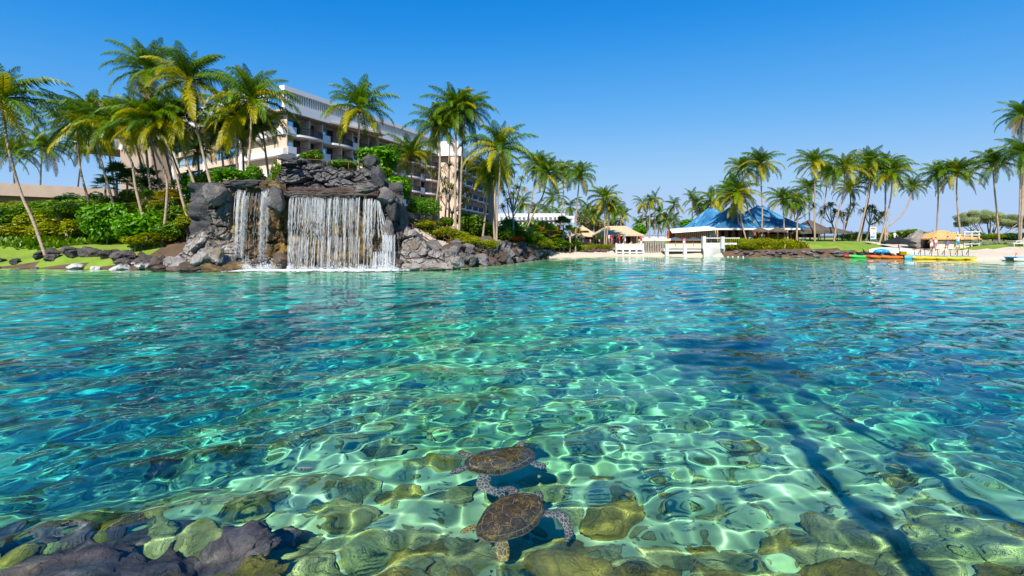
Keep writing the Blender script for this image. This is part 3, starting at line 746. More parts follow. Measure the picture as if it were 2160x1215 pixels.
# ---------------------------------------------------------------- palms
M['frond'] = leafmat('palm_frond', (.085, .17, .012), (.17, .27, .016), (.28, .34, .02), trans=.42)
M['frond_dark'] = leafmat('deep_green_frond', (.05, .12, .02), (.11, .19, .02))
M['frond_gold'] = leafmat('golden_frond', (.30, .30, .02), (.48, .42, .03), (.52, .38, .03), trans=.45)
M['frond_dry'] = leafmat('dry_frond', (.30, .18, .06), (.40, .26, .10), trans=.15)
m, nt, b = newmat('palm_bark')
co = N(nt, 'ShaderNodeTexCoord').outputs['Object']
wv_ = N(nt, 'ShaderNodeTexWave', bands_direction='Z', Scale=2.6, Distortion=2.5, Detail=3); nt.links.new(co, wv_.inputs['Vector'])
nz = N(nt, 'ShaderNodeTexNoise', Scale=2.2, Detail=6); nt.links.new(co, nz.inputs['Vector'])
ml = N(nt, 'ShaderNodeMath', operation='MULTIPLY_ADD'); ml.inputs[1].default_value = .5; nt.links.new(wv_.outputs['Fac'], ml.inputs[0]); nt.links.new(nz.outputs['Fac'], ml.inputs[2])
nt.links.new(ramp(nt, ml.outputs[0], [(.35, (.16, .10, .065)), (.62, (.33, .23, .155)), (.9, (.44, .34, .25))]), b.inputs['Base Color'])
b.inputs['Roughness'].default_value = .85; b.inputs['Specular IOR Level'].default_value = .15
bp = N(nt, 'ShaderNodeBump', Strength=.6, Distance=.04); nt.links.new(ml.outputs[0], bp.inputs['Height']); nt.links.new(bp.outputs[0], b.inputs['Normal'])
M['bark'] = m
M['bark_grey'] = mat('grey_bark', (.22, .18, .15), (.34, .29, .25), 3, .9, .6, 14, spec=.15)
M['coconut'] = mat('coconut_husk', (.38, .30, .05), (.26, .20, .04), 4, .5)
M['boot'] = mat('palm_boot_fibre', (.42, .24, .06), (.22, .12, .05), 8, .9, .5, 20)

def frond_mesh(name, e0, droop, seed, n=9, leaves=40, twist=.0):
    r = np.random.RandomState(seed); mb = MB()
    pts = [Vector((0, 0, 0))]; ang = []
    for i in range(n):
        s = (i+.5)/n; a = e0-droop*s**1.5; ang.append(a)
        pts.append(pts[-1]+Vector((math.cos(a), twist*s*.35, math.sin(a)))/n)
    def at(s):
        k = min(int(s*n), n-1); return pts[k].lerp(pts[k+1], s*n-k), ang[k]
    mb.tube(pts, [.016*(1-.85*i/n) for i in range(n+1)], 4, caps=False)
    for i in range(leaves):
        for sd in (-1, 1):
            s = .13+.87*(i+r.rand()*.8)/leaves; p, a = at(min(s, .999))
            ll = .235*(math.sin(math.pi*(.16+.80*s)))**.8*(.85+.3*r.rand())+.02
            fw = Vector((math.cos(a), twist*.35, math.sin(a))); up = Vector((-math.sin(a), 0, math.cos(a)))
            d = (Vector((0, sd, 0))*(.85-.35*s)+fw*(.42+.5*s)+up*(.22-.25*r.rand())).normalized()
            d2 = (d*.75+Vector((0, 0, -1))*(.8+.6*r.rand())+fw*.12).normalized()
            w = fw*(.0085+.003*r.rand())
            p1 = p+d*ll*.5; p2 = p1+d2*ll*.55
            mb.add([p-w*.7, p+w*.7, p1+w, p1-w, p2], [(0, 1, 2, 3), (3, 2, 4)])
    return mb.mesh(name, M['frond'])
TIERS = [(84, 50), (66, 64), (46, 80), (24, 84), (2, 76), (-22, 58), (-48, 32)]
FROND = [[frond_mesh('frond', R(e), R(dp)*(.85+.15*k), 100+i*10+k, twist=(-.5, 0, .6)[k]) for k in range(3)] for i, (e, dp) in enumerate(TIERS)]
CROWN = []
def crown_mesh(seed, nf=20, mats=('frond', 'frond_dark', 'frond_gold')):
    r = random.Random(seed); mb = MB()
    for i in range(nf):
        t = min(6, int(r.random()**.9*7)); me = FROND[t][r.randrange(3)]
        mx = Matrix.Rotation(r.uniform(0, 6.283), 4, 'Z') @ Matrix.Scale(r.uniform(.85, 1.12), 4)
        vs = [mx @ v.co for v in me.vertices]
        mb.mi = 2 if (t > 4 and r.random() < .45) else (1 if r.random() < .4 else 0)
        mb.add(vs, [tuple(p.vertices) for p in me.polygons])
    return mb.mesh('crown', *[M[k] for k in mats])
CROWN = [crown_mesh(i) for i in range(5)]
NUT = MB(); NUT.ball((0, 0, 0), (.12, .12, .16), 7, 5); NUT = NUT.mesh('coconut', M['coconut'])

def smooth_path(pts, n=20):
    pts = [Vector(p) for p in pts]; k = len(pts); out = []
    if k == 2:
        mid = (pts[0]+pts[1])/2; pts = [pts[0], mid, pts[1]]; k = 3
    for i in range(n+1):
        t = i/n*(k-1); j = min(int(t), k-2); u = t-j
        p0, p1, p2, p3 = pts[max(j-1, 0)], pts[j], pts[j+1], pts[min(j+2, k-1)]
        out.append(.5*((2*p1)+(-p0+p2)*u+(2*p0-5*p1+4*p2-p3)*u*u+(-p0+3*p1-3*p2+p3)*u**3))
    return out

def palm(path, Y, Rpx, label, group=None, gold=.15, dark=.25, far=False, nf=28, rad=.125, wind=0.0, lean_y=0.0, ext=True):
    """path: photo points of the trunk from crown to the lowest visible point, Y: distance"""
    pts = [P(px, py, Y) for px, py in path]
    last, prev = pts[-1], pts[-2]
    gz = Hs(last.x, Y)-.25
    if last.z > gz and ext:
        d = (last-prev); d = d/abs(d.z) if abs(d.z) > .3 else Vector((0, 0, -1))
        d.x = max(-.35, min(.35, d.x)); d.z = -1
        q = last+d*(last.z-gz); pts.append(q)
    top = pts[0]; base = pts[-1].copy()
    if lean_y:
        for p in pts: p.y += lean_y*(p.z-base.z)/max(top.z-base.z, .1)
    t = thing('palm_tree', label, 'palm tree', base, 0, group)
    pp = [p-base for p in reversed(smooth_path(pts, 10 if far else 22))]
    n = len(pp)
    mb = MB(); mb.tube(pp, [rad*(1.45 if i == 0 else 1.0)*(1-.42*i/(n-1))+(.012 if i % 2 else 0) for i in range(n)], 6 if far else 9)
    mb.obj('trunk', M['bark'], t)
    L = Rpx/F*Y*1.12
    ct = pp[-1]
    if far:
        me = CROWN[rnd.randrange(5)]
        o = place('crown', me, t, ct, (rnd.uniform(-.12, .12), rnd.uniform(-.12, .12), rnd.uniform(0, 6.28)), (L, L, L*.95))
        return t
    mb = MB(); mb.tube([ct-Vector((0, 0, .55)), ct-Vector((0, 0, .1)), ct+Vector((0, 0, .35))], [rad*.62, rad*1.25, rad*.7], 8); mb.obj('crown_heart', M['boot'], t)
    cnt_t = [5, 6, 6, 6, 5, 4, 2]; ph = rnd.uniform(0, 6.28)
    for i, c in enumerate(cnt_t):
        c = max(1, round(c*nf/28))
        for k in range(c):
            az = ph+i*2.1+6.283*(k+rnd.uniform(-.25, .25))/c
            s = L*rnd.uniform(.86, 1.14)*(.62 if i == 0 else (.86 if i == 1 else 1))
            u = rnd.random(); pg = gold*(.3 if i < 3 else (1.0 if i < 5 else 2.2))
            mt = M['frond_gold'] if u < pg else (M['frond_dark'] if u > 1-dark else M['frond'])
            if i == 6 and rnd.random() < .35: mt = M['frond_dry']
            place('frond', FROND[i][rnd.randrange(3)], t, ct+Vector((0, 0, .12)), (rnd.uniform(-.1, .1), wind+rnd.uniform(-.1, .1), az), (s, s, s), mt)
    for k in range(rnd.randrange(3, 7)):
        a = rnd.uniform(0, 6.28); place('coconut', NUT, t, ct+Vector((math.cos(a)*.26, math.sin(a)*.26, -.12-rnd.random()*.2)), (0, 0, a))
    return t

LG = 'palms crowding the hotel end'
LEFT = [
 ([(3, 212), (8, 262), (22, 330), (45, 410), (70, 466)], 42, 108, 'large leaning palm at the left edge with its trunk in the hedge', None, .3),
 ([(22, 322), (28, 350), (31, 392)], 76, 54, 'small far palm behind the low building nearest the left edge', None, .1),
 ([(91, 312), (87, 350), (85, 396)], 76, 54, 'lone far palm with upright trunk rising behind the low building', None, .1),
 ([(168, 305), (170, 340), (164, 400)], 80, 46, 'pale far palm half hidden behind the dark curved trunk', None, .1),
 ([(163, 262), (166, 330), (172, 370), (187, 425)], 51, 80, 'palm with dark curved trunk left of the hotel overhang', LG, .2),
 ([(193, 250), (203, 300), (222, 370), (236, 420)], 48, 78, 'leaning palm crossing the tip of the white hotel overhang', LG, .25),
 ([(226, 270), (230, 320), (236, 360)], 56, 66, 'thin palm rising just behind the white hotel overhang tip', LG, .1),
 ([(248, 262), (262, 310), (279, 345), (285, 390), (298, 446)], 46, 80, 'palm with kinked trunk standing beside the dark fan palms', LG, .25),
 ([(280, 255), (287, 300), (301, 360)], 52, 66, 'straight slim palm in front of the hotel overhang', LG, .15),
 ([(298, 258), (306, 300), (313, 360)], 49, 70, 'thick trunked palm before the plain tan hotel wall', LG, .15),
 ([(308, 270), (322, 320), (335, 385), (345, 410)], 50, 60, 'leaning palm with dark bark before the plain tan wall', LG, .15),
 ([(306, 262), (328, 320), (350, 370), (352, 420), (344, 502)], 43.5, 76, 'long palm bending down to the shore rocks left of the waterfall', LG, .25),
 ([(334, 256), (352, 310), (372, 370), (384, 420), (399, 470)], 44, 78, 'palm leaning right with its foot behind the pale boulders', LG, .3),
 ([(345, 268), (368, 340), (392, 395), (408, 425)], 47, 60, 'dark barked palm leaning beside the hotel recess', LG, .15),
 ([(372, 250), (378, 288), (395, 345), (423, 424)], 45, 80, 'palm with orange crown base leaning over the window bays', LG, .35),
 ([(396, 172), (404, 220), (415, 270), (432, 340), (444, 386)], 44.5, 92, 'tall palm with the highest crown of the left cluster', LG, .3),
 ([(311, 150), (322, 205), (336, 260), (352, 330)], 53, 84, 'tall dark crowned palm behind the highest one on the left', LG, .1),
 ([(417, 318), (419, 350), (421, 388)], 50, 44, 'low yellowing palm hanging before the left window bay', LG, .6),
 ([(466, 282), (468, 320), (474, 378)], 47, 66, 'short red barked palm before the right window bay', LG, .3),
 ([(495, 245), (498, 300), (501, 380)], 45, 72, 'straight pale palm beside the big round crowned palm', LG, .3),
 ([(512, 285), (513, 330), (515, 380)], 49, 50, 'thin dark palm directly behind the big round crowned palm', LG, .2),
 ([(531, 213), (529, 280), (526, 330), (521, 383)], 43.5, 98, 'big round crowned palm standing on the left waterfall tower', LG, .4),
 ([(553, 268), (560, 320), (568, 382)], 47, 46, 'short palm leaning against the sunlit hotel end wall', LG, .3),
]
for path, Y, r_, lb, gr, gd in LEFT:
    palm(path, Y, r_, lb, gr, gd)
MG = 'palms between the waterfall and the far beach'
MID = [
 ([(758, 230), (757, 290), (756, 346)], 46, 80, 'lone tall palm rising behind the crest of the waterfall', None, .35),
 ([(866, 330), (868, 370), (864, 420), (858, 470)], 54, 62, 'short dense palm before the long hotel facade', MG, .35),
 ([(923, 268), (928, 320), (925, 390), (911, 488)], 48, 70, 'palm with white painted foot at the head of the stairs', MG, .35),
 ([(950, 262), (947, 340), (943, 400)], 62, 52, 'slim palm half hidden behind the tall twin palms', MG, .15),
 ([(959, 232), (962, 300), (960, 400), (961, 503)], 47, 66, 'left one of the tall twin palms by the stairs', MG, .25),
 ([(983, 238), (976, 300), (972, 400), (968, 500)], 47.5, 66, 'right one of the tall twin palms by the stairs', MG, .15),
 ([(1055, 318), (1054, 370), (1049, 440), (1047, 522)], 46.5, 84, 'full yellow green palm standing at the edge of the rock bank', MG, .45),
 ([(1029, 365), (1027, 420), (1017, 512)], 50, 52, 'slim palm left of the full yellow green palm', MG, .25),
 ([(1046, 372), (1040, 420), (1043, 505)], 51, 48, 'palm whose trunk touches the full yellow green palm', MG, .3),
 ([(1135, 350), (1125, 400), (1112, 470), (1098, 515)], 58, 44, 'left one of two palms leaning right past the white pergola', MG, .35),
 ([(1154, 368), (1146, 410), (1122, 458), (1100, 512)], 57, 50, 'strongly leaning palm with forked looking trunk before the white pergola', MG, .4),
 ([(1188, 365), (1188, 420), (1182, 470), (1177, 496)], 66, 42, 'slender upright palm at the right end of the white pergola', MG, .2),
 ([(1223, 372), (1219, 410), (1215, 460), (1214, 520)], 63, 44, 'tall slender palm with sparse crown right of the pergola', MG, .15),
 ([(1275, 420), (1276, 460), (1275, 522)], 67, 40, 'palm in front of the tan roofed cafe', MG, .15),
 ([(1287, 442), (1282, 480), (1278, 522)], 68, 32, 'shorter palm close beside the one in front of the cafe', MG, .15),
]
for path, Y, r_, lb, gr, gd in MID:
    palm(path, Y, r_, lb, gr, gd, rad=.115 if path[0][0] > 1060 else .125)
RG = 'palms on the right shore'
RIGHT = [
 ([(1556, 408), (1560, 440), (1566, 475), (1576, 514)], 66, 52, 'broad palm with drooping gold fronds over the blue roof', RG, .45),
 ([(1549, 425), (1555, 450), (1562, 503)], 68, 40, 'dark trunked palm partly behind the broad drooping one', RG, .2),
 ([(1566, 358), (1572, 420), (1590, 470), (1607, 503)], 69, 44, 'palm with dark leaning trunk crossing the blue roof', RG, .25),
 ([(1604, 348), (1606, 400), (1608, 450), (1606, 506)], 67, 46, 'tall straight palm in front of the right blue peak', RG, .4),
 ([(1651, 422), (1653, 460), (1655, 510)], 66, 40, 'low palm at the right end of the blue roof', RG, .3),
 ([(1682, 430), (1682, 470), (1680, 510)], 66, 36, 'small palm beside the left pandanus', RG, .4),
 ([(1706, 398), (1707, 440), (1708, 480)], 74, 34, 'dim palm behind the brown canopy', RG, .15),
 ([(1717, 345), (1719, 400), (1718, 460), (1719, 511)], 66, 46, 'tall palm with straight trunk before the brown canopy', RG, .35),
 ([(1745, 368), (1742, 410), (1730, 480)], 80, 36, 'thin leaning palm far behind the brown canopy', RG, .1),
 ([(1782, 358), (1780, 400), (1768, 450), (1759, 512)], 65, 50, 'full palm leaning right at the right end of the brown canopy', RG, .35),
 ([(1792, 400), (1794, 430), (1786, 470), (1776, 506)], 72, 34, 'short palm hiding behind the full leaning palm', RG, .2),
 ([(1832, 345), (1833, 400), (1822, 455), (1808, 512)], 66, 46, 'pale trunked palm leaning right beside the beach banner', RG, .35),
 ([(1838, 378), (1832, 420), (1822, 470), (1815, 506)], 71, 34, 'shorter palm tucked behind the pale trunked one', RG, .15),
 ([(1870, 355), (1868, 400), (1867, 500)], 67, 46, 'upright dark crowned palm right of the beach banner', RG, .15),
 ([(1881, 366), (1880, 410), (1870, 460), (1856, 510)], 65, 46, 'palm with curved trunk in front of the upright dark crowned one', RG, .35),
 ([(1925, 396), (1918, 425), (1900, 455), (1872, 480), (1868, 500)], 70, 28, 'small palm on a thin trunk bent far to the right', RG, .15),
 ([(1978, 368), (1979, 420), (1976, 489)], 68, 40, 'left one of two straight palms behind the thatched hut', RG, .15),
 ([(2019, 366), (2018, 410), (2022, 460), (2026, 494)], 66, 52, 'right one of two straight palms behind the thatched hut', RG, .25),
 ([(2095, 345), (2097, 390), (2103, 450), (2107, 502)], 63, 46, 'dark palm leaning left before the spreading grey tree', RG, .1),
 ([(2156, 245), (2154, 330), (2152, 420), (2150, 503)], 61, 48, 'tallest palm at the right edge reaching high above its neighbour', RG, .15),
 ([(2158, 325), (2157, 400), (2153, 505)], 60, 54, 'lower palm at the right edge overlapping the tallest trunk', RG, .2),
]
for path, Y, r_, lb, gr, gd in RIGHT:
    palm(path, Y, r_, lb, gr, gd, rad=.12)
FARP = {
 'far palms behind the white pergola': ('slender far palm standing behind the white pergola, {} from the left', [(1103, 428, 34), (1128, 440, 26), (1152, 438, 26), (1166, 416, 34), (1176, 443, 22)], 495, 92),
 'far palms behind the tan roofed cafe': ('slender far palm of the grove behind the tan roofed cafe, {} from the left', [(1202, 436, 30), (1228, 444, 26), (1240, 438, 28), (1252, 452, 24), (1262, 458, 20), (1296, 440, 24), (1288, 470, 22), (1308, 446, 28), (1309, 466, 22), (1318, 452, 18)], 498, 95),
 'far palms in the gap left of the blue roof': ('slender far palm seen against the sky left of the blue roof, {} from the left', [(1349, 474, 22), (1356, 428, 24), (1368, 462, 24), (1371, 424, 20), (1382, 420, 24), (1392, 450, 32), (1390, 476, 20), (1407, 464, 26), (1414, 486, 16), (1422, 432, 26), (1423, 463, 20), (1434, 478, 18)], 500, 98),
 'palms massed left of the broad gold palm': ('mid distance palm massed at the left end of the blue roof, {} from the left', [(1461, 422, 28), (1473, 438, 30), (1488, 446, 26), (1500, 418, 36), (1512, 434, 34), (1532, 402, 34)], 500, 84),
}
for gr, (lb, lst, bot, Y) in FARP.items():
    for i, (px, py, r_) in enumerate(sorted(lst)):
        sw = rnd.uniform(-5, 5)
        palm([(px, py), (px+sw*.4, (py+bot)/2), (px+sw, bot)], Y+rnd.uniform(-4, 4), r_, lb.format(ORD[i]), gr, .1, .3, far=True, rad=.13)

# two palms behind the photographer: their shadows fall across the water on the right
def palm_at(x, y, h, lx, label, L=4.0):
    base = Vector((x, y, Hs(x, y)-.2)); t = thing('palm_tree', label, 'palm tree', base)
    pp = smooth_path([(0, 0, 0), (lx*.3, 0, h*.5), (lx, .2, h)], 18)
    mb = MB(); mb.tube(pp, [.2-.08*i/18 for i in range(19)], 9); mb.obj('trunk', M['bark'], t)
    for i in range(22):
        tt = i % 7; s = L*rnd.uniform(.9, 1.1)
        place('frond', FROND[tt][i % 3], t, pp[-1], (0, 0, i*2.4), (s, s, s), M['frond'])

# ---------------------------------------------------------------- fan palms, pandanus, shrubs, trees
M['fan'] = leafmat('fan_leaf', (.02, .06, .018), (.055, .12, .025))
M['leaf'] = leafmat('shrub_leaf', (.07, .16, .014), (.16, .27, .02), (.30, .34, .025), scale=.6)
M['leaf_bright'] = leafmat('bright_leaf', (.07, .20, .012), (.14, .32, .02), scale=.6)
M['leaf_yellow'] = leafmat('yellow_green_leaf', (.16, .21, .012), (.33, .34, .02), scale=.6)
M['leaf_grey'] = leafmat('grey_green_leaf', (.28, .34, .16), (.44, .48, .24), scale=.6)
M['leaf_red'] = leafmat('red_orange_leaf', (.40, .06, .02), (.50, .14, .02), scale=.9)
M['strap'] = leafmat('strap_leaf', (.06, .13, .02), (.16, .22, .03), (.30, .26, .04), scale=.9)
M['strap_gold'] = leafmat('strap_leaf_golden', (.20, .20, .02), (.40, .28, .04), scale=.9)

def fan_mesh(seed):
    r = random.Random(seed); mb = MB()
    for k in range(14):
        az = k*2.4+r.uniform(-.2, .2); el = r.uniform(-.35, 1.25)
        d = Vector((math.cos(az)*math.cos(el), math.sin(az)*math.cos(el), math.sin(el)))
        c = d*.52
        mb.tube([(0, 0, 0), c], [.012, .01], 4, caps=False)
        u = d.cross(Vector((0, 0, 1))).normalized(); v = u.cross(d)
        for i in range(16):
            a = (i/15-.5)*4.3
            e = c+(d*math.cos(a)+u*math.sin(a))*.48*r.uniform(.85, 1.05)-Vector((0, 0, .10))+v*.05
            w = (d*-math.sin(a)+u*math.cos(a))*.035
            mid = c+(e-c)*.55+v*.05
            mb.add([c, mid+w, e, mid-w], [(0, 1, 2, 3)])
    return mb.mesh('fan_leaves', M['fan'])
FAN = [fan_mesh(i) for i in range(3)]
def fan_palm(px, py, base_py, Y, Rpx, label, group=None, mt='fan'):
    c = P(px, py, Y); gz = min(Hs(c.x, Y), c.z-.8); t = thing('fan_palm', label, 'fan palm', (c.x, Y, gz), 0, group)
    mb = MB(); mb.tube([(0, 0, 0), (.05, 0, (c.z-gz)*.5), (0, 0, c.z-gz)], [.14, .11, .1], 7); mb.obj('trunk', M['bark'], t)
    s = Rpx/F*Y*1.1
    place('leaves', FAN[rnd.randrange(3)], t, (0, 0, c.z-gz), (0, 0, rnd.uniform(0, 6)), (s, s, s), M[mt])
FG = 'dark fan palms below the hotel overhang'
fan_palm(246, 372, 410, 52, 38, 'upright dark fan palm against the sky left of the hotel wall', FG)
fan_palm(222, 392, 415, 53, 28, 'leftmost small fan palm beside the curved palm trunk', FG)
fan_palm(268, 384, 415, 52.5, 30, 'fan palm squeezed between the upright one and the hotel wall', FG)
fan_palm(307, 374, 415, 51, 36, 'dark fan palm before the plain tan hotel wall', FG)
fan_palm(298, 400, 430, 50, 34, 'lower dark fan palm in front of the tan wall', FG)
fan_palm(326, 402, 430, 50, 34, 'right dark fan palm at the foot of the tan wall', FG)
fan_palm(316, 424, 440, 48, 34, 'light fan palm spreading among the shrubs', 'light fan palms in the shrubs', 'strap')
fan_palm(354, 424, 450, 46, 34, 'yellow green fan palm behind the long bending trunk', 'light fan palms in the shrubs', 'strap_gold')
fan_palm(375, 398, 430, 48, 24, 'small bright fan palm before the hotel recess', 'light fan palms in the shrubs', 'strap')
fan_palm(1188, 476, 505, 62, 26, 'dark fan palm at the right end of the white pergola', None)
for i, (px, py, r_) in enumerate([(1122, 484, 22), (1140, 492, 20), (1158, 488, 24), (1168, 494, 22), (1202, 490, 20), (1100, 494, 20)]):
    fan_palm(px, py, 510, 60+i*.4, r_, 'low feathery palm in the garden before the pergola, %s planted' % ORD[i], 'low palms before the pergola', ('strap', 'strap_gold')[i % 2])
fan_palm(1264, 505, 520, 68, 14, 'little feathery palm in the hedge before the cafe', None, 'strap')
fan_palm(1216, 496, 515, 66, 20, 'feathery palm by the blue parasol', None, 'strap_gold')

def tuft_mesh(seed):
    r = random.Random(seed); mb = MB()
    for k in range(46):
        az = r.uniform(0, 6.283); el = r.uniform(-.5, 1.4); d = Vector((math.cos(az)*math.cos(el), math.sin(az)*math.cos(el), math.sin(el)))
        u = d.cross(Vector((0, 0, 1))).normalized()*.035; a = d*.55*r.uniform(.8, 1.1); e = a+(d*.5+Vector((0, 0, -.75))).normalized()*.5*r.uniform(.7, 1.1)
        mb.add([u*.6, -u*.6, a-u, a+u, e], [(0, 1, 2, 3), (3, 2, 4)])
    return mb.mesh('leaf_tuft', M['strap'])
TUFT = [tuft_mesh(i) for i in range(3)]
def pandanus(tufts, base, Y, label, r_=18, group='pandanus trees'):
    b = P(base[0], base[1], Y); b.z = Hs(b.x, Y)
    t = thing('pandanus_tree', label, 'pandanus', b, 0, group)
    cx = sum(p[0] for p in tufts)/len(tufts); cyy = sum(p[1] for p in tufts)/len(tufts)
    fork = P(base[0]*.5+cx*.5, base[1]*.42+cyy*.58, Y)-b
    mb = MB(); mb.tube(smooth_path([(0, 0, 0), fork*.5+Vector((.1, 0, 0)), fork], 8), [.13-.004*i for i in range(9)], 7)
    for i, (px, py) in enumerate(tufts):
        e = P(px, py, Y+rnd.uniform(-1.2, 1.2))-b
        mid = fork.lerp(e, .5); mid.z -= .12*(e-fork).length
        mb.tube(smooth_path([fork*.92, mid, e], 6), [.085-.006*k for k in range(7)], 6)
    mb.obj('branches', M['bark_grey'], t)
    for i, (px, py) in enumerate(tufts):
        e = P(px, py, Y)-b; s = r_/F*Y*rnd.uniform(.9, 1.2)
        place('leaf_tuft', TUFT[i % 3], t, e, (rnd.uniform(-.3, .3), rnd.uniform(-.3, .3), rnd.uniform(0, 6)), (s, s, s), M['strap_gold'] if rnd.random() < .35 else M['strap'])
pandanus([(926, 362), (948, 352), (965, 372), (938, 384), (952, 400), (970, 350)], (944, 492), 51, 'pandanus with high tufts behind the tall twin palms', 22)
pandanus([(962, 412), (982, 405), (990, 420), (975, 428), (940, 408), (925, 412)], (946, 492), 52, 'lower forked pandanus spreading before the hotel facade', 20)
pandanus([(1068, 372), (1085, 366), (1100, 380), (1075, 392), (1092, 398), (1106, 402), (1064, 408), (1082, 412)], (1080, 515), 55, 'tall many branched pandanus between the yellow green palm and the pergola', 17)
pandanus([(1070, 425), (1096, 428), (1060, 438)], (1076, 515), 56, 'short pandanus against the left end of the pergola', 15)
pandanus([(1690, 432), (1672, 438), (1700, 424), (1716, 436), (1685, 446)], (1664, 500), 70, 'pandanus between the blue roof and the brown canopy', 18)
pandanus([(1740, 442), (1752, 436), (1762, 450), (1732, 452)], (1762, 500), 71, 'pandanus with golden tufts over the right end of the brown canopy', 18)
pandanus([(1790, 446), (1800, 436), (1780, 456), (1772, 452)], (1776, 505), 70, 'pandanus leaning behind the full leaning palm', 16)
pandanus([(1822, 448), (1834, 442), (1846, 452), (1852, 466), (1862, 456), (1840, 440)], (1826, 500), 70, 'wide pandanus with bare limbs beside the beach banner', 19)

# leafy volumes: many small leaves through lobed crowns
def leafball(seed, n=1500, lobes=7, size=.11, flat=1.0, hollow=.55):
    r = np.random.RandomState(seed); mb = MB(); vs, fs = [], []
    cs = [(np.array([0, 0, 0.]), .72)]
    for i in range(lobes):
        d = r.normal(size=3); d[2] = abs(d[2])*.8-.15; d /= np.linalg.norm(d); cs.append((d*.55, .30+.22*r.rand()))
    for i in range(n):
        c, rad = cs[r.randint(len(cs))] if r.rand() < .8 else cs[0]
        d = r.normal(size=3); d /= np.linalg.norm(d)
        p = c+d*rad*(hollow+(1-hollow)*r.rand()**.5)
        if p[2] < -.55: continue
        nrm = d*.6+r.normal(size=3)*.55+np.array([0, 0, .4]); nrm /= np.linalg.norm(nrm)
        a = np.cross(nrm, r.normal(size=3)); a /= np.linalg.norm(a)+1e-9; b_ = np.cross(nrm, a)
        s = size*(.6+.8*r.rand()); k = len(vs)
        vs += [p-a*s, p+b_*s*.45+nrm*s*.12, p+a*s, p-b_*s*.45+nrm*s*.12]; fs.append((k, k+1, k+2, k+3))
    mb.add(vs, fs); return mb.mesh('foliage', M['leaf'])
BALL = [leafball(200+i, 1700, 6+i, .10) for i in range(6)]
FINE = [leafball(300+i, 3200, 8+i, .060) for i in range(4)]
BIGL = [leafball(400+i, 900, 6, .15) for i in range(3)]
def shrub(px, py, w, h, Y, mt, label, group=None, pool=None, name='shrub', cat='shrub', D=None, trunk=True, sink=.15, dip=True):
    """px,py: photo centre; w,h: photo size"""
    c = P(px, py, Y); W, Hh = w/F*Y/1.62, h/F*Y/1.5
    gz = Hs(c.x, Y)
    if dip: gz = min(gz, c.z-Hh*.5)
    t = thing(name, label, cat, (c.x, Y, gz), 0, group)
    if trunk:
        mb = MB(); top = Vector((0, 0, c.z-gz)); mb.tube([(0, 0, -.1), (.04, 0, top.z*.5), top], [.09, .07, .04], 6)
        for k in range(4):
            a = k*1.6+rnd.random(); mb.tube([top*.55, top*.8+Vector((math.cos(a)*W*.4, math.sin(a)*W*.4, Hh*.1))], [.05, .02], 5)
        mb.obj('stem', M['bark_grey'], t)
    pool = pool or BALL
    place('foliage', pool[rnd.randrange(len(pool))], t, (0, 0, c.z-gz), (0, 0, rnd.uniform(0, 6.28)), (W, D or W*.9, Hh), M[mt])
    return t
HG = 'shrubs of the left garden slope'
L1 = [(30, 452, 90, 42, 54, 'leaf_yellow'), (95, 452, 100, 50, 53, 'leaf'), (20, 470, 100, 60, 52, 'leaf'), (60, 488, 90, 40, 50.5, 'leaf_yellow'), (15, 496, 70, 30, 50, 'leaf_yellow'), (108, 492, 80, 36, 50, 'leaf_yellow'), (80, 470, 80, 44, 51.5, 'leaf_yellow'),
      (135, 432, 90, 24, 58, 'leaf'), (55, 438, 90, 26, 57, 'leaf_yellow'), (175, 440, 80, 40, 54, 'leaf'), (170, 480, 70, 40, 50, 'leaf_yellow'), (200, 434, 70, 28, 56, 'leaf'), (262, 428, 80, 34, 53, 'leaf_yellow'),
      (255, 450, 80, 40, 50, 'leaf'), (345, 455, 60, 44, 47, 'leaf'), (330, 440, 60, 34, 49, 'leaf_yellow'), (372, 452, 60, 40, 46, 'leaf'), (390, 430, 50, 36, 47, 'leaf'), (360, 490, 60, 40, 44, 'leaf'), (325, 506, 80, 26, 43.5, 'leaf_yellow'), (285, 508, 50, 22, 43.5, 'leaf_yellow'), (350, 478, 60, 40, 45, 'leaf'),
      (412, 440, 50, 30, 44, 'leaf_yellow'), (418, 395, 70, 60, 47, 'leaf_bright'), (440, 380, 40, 50, 47, 'leaf'), (395, 470, 50, 30, 44, 'leaf_yellow'), (290, 412, 60, 24, 54, 'leaf_yellow')]
wd = {'leaf': 'green', 'leaf_yellow': 'yellowish', 'leaf_bright': 'bright green'}
for i, (px, py, w, h, Y, mt) in enumerate(sorted(L1)):
    where = 'behind the left lawn' if px < 130 else ('around the forked hedge tree' if px < 210 else ('below the fan palms' if px < 300 else ('behind the long bending palm' if px < 365 else 'behind the pale boulders')))
    shrub(px, py, w, h, Y, mt, '%s shrub on the slope %s, %s from the left' % (wd[mt], where, ORD[i]), HG)
shrub(226, 472, 92, 84, 45.5, 'leaf_bright', 'round glossy bright green tree overhanging the shore rocks, left of a pair', None, BALL, 'round_tree', 'tree')
shrub(300, 478, 96, 72, 44.5, 'leaf_bright', 'round glossy bright green tree overhanging the shore rocks, right of a pair', None, BALL, 'round_tree', 'tree')
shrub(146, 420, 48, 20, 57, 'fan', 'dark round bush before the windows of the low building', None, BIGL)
shrub(206, 420, 40, 24, 56, 'fan', 'dark grey green bush right of the curved palm trunk', None, BIGL)
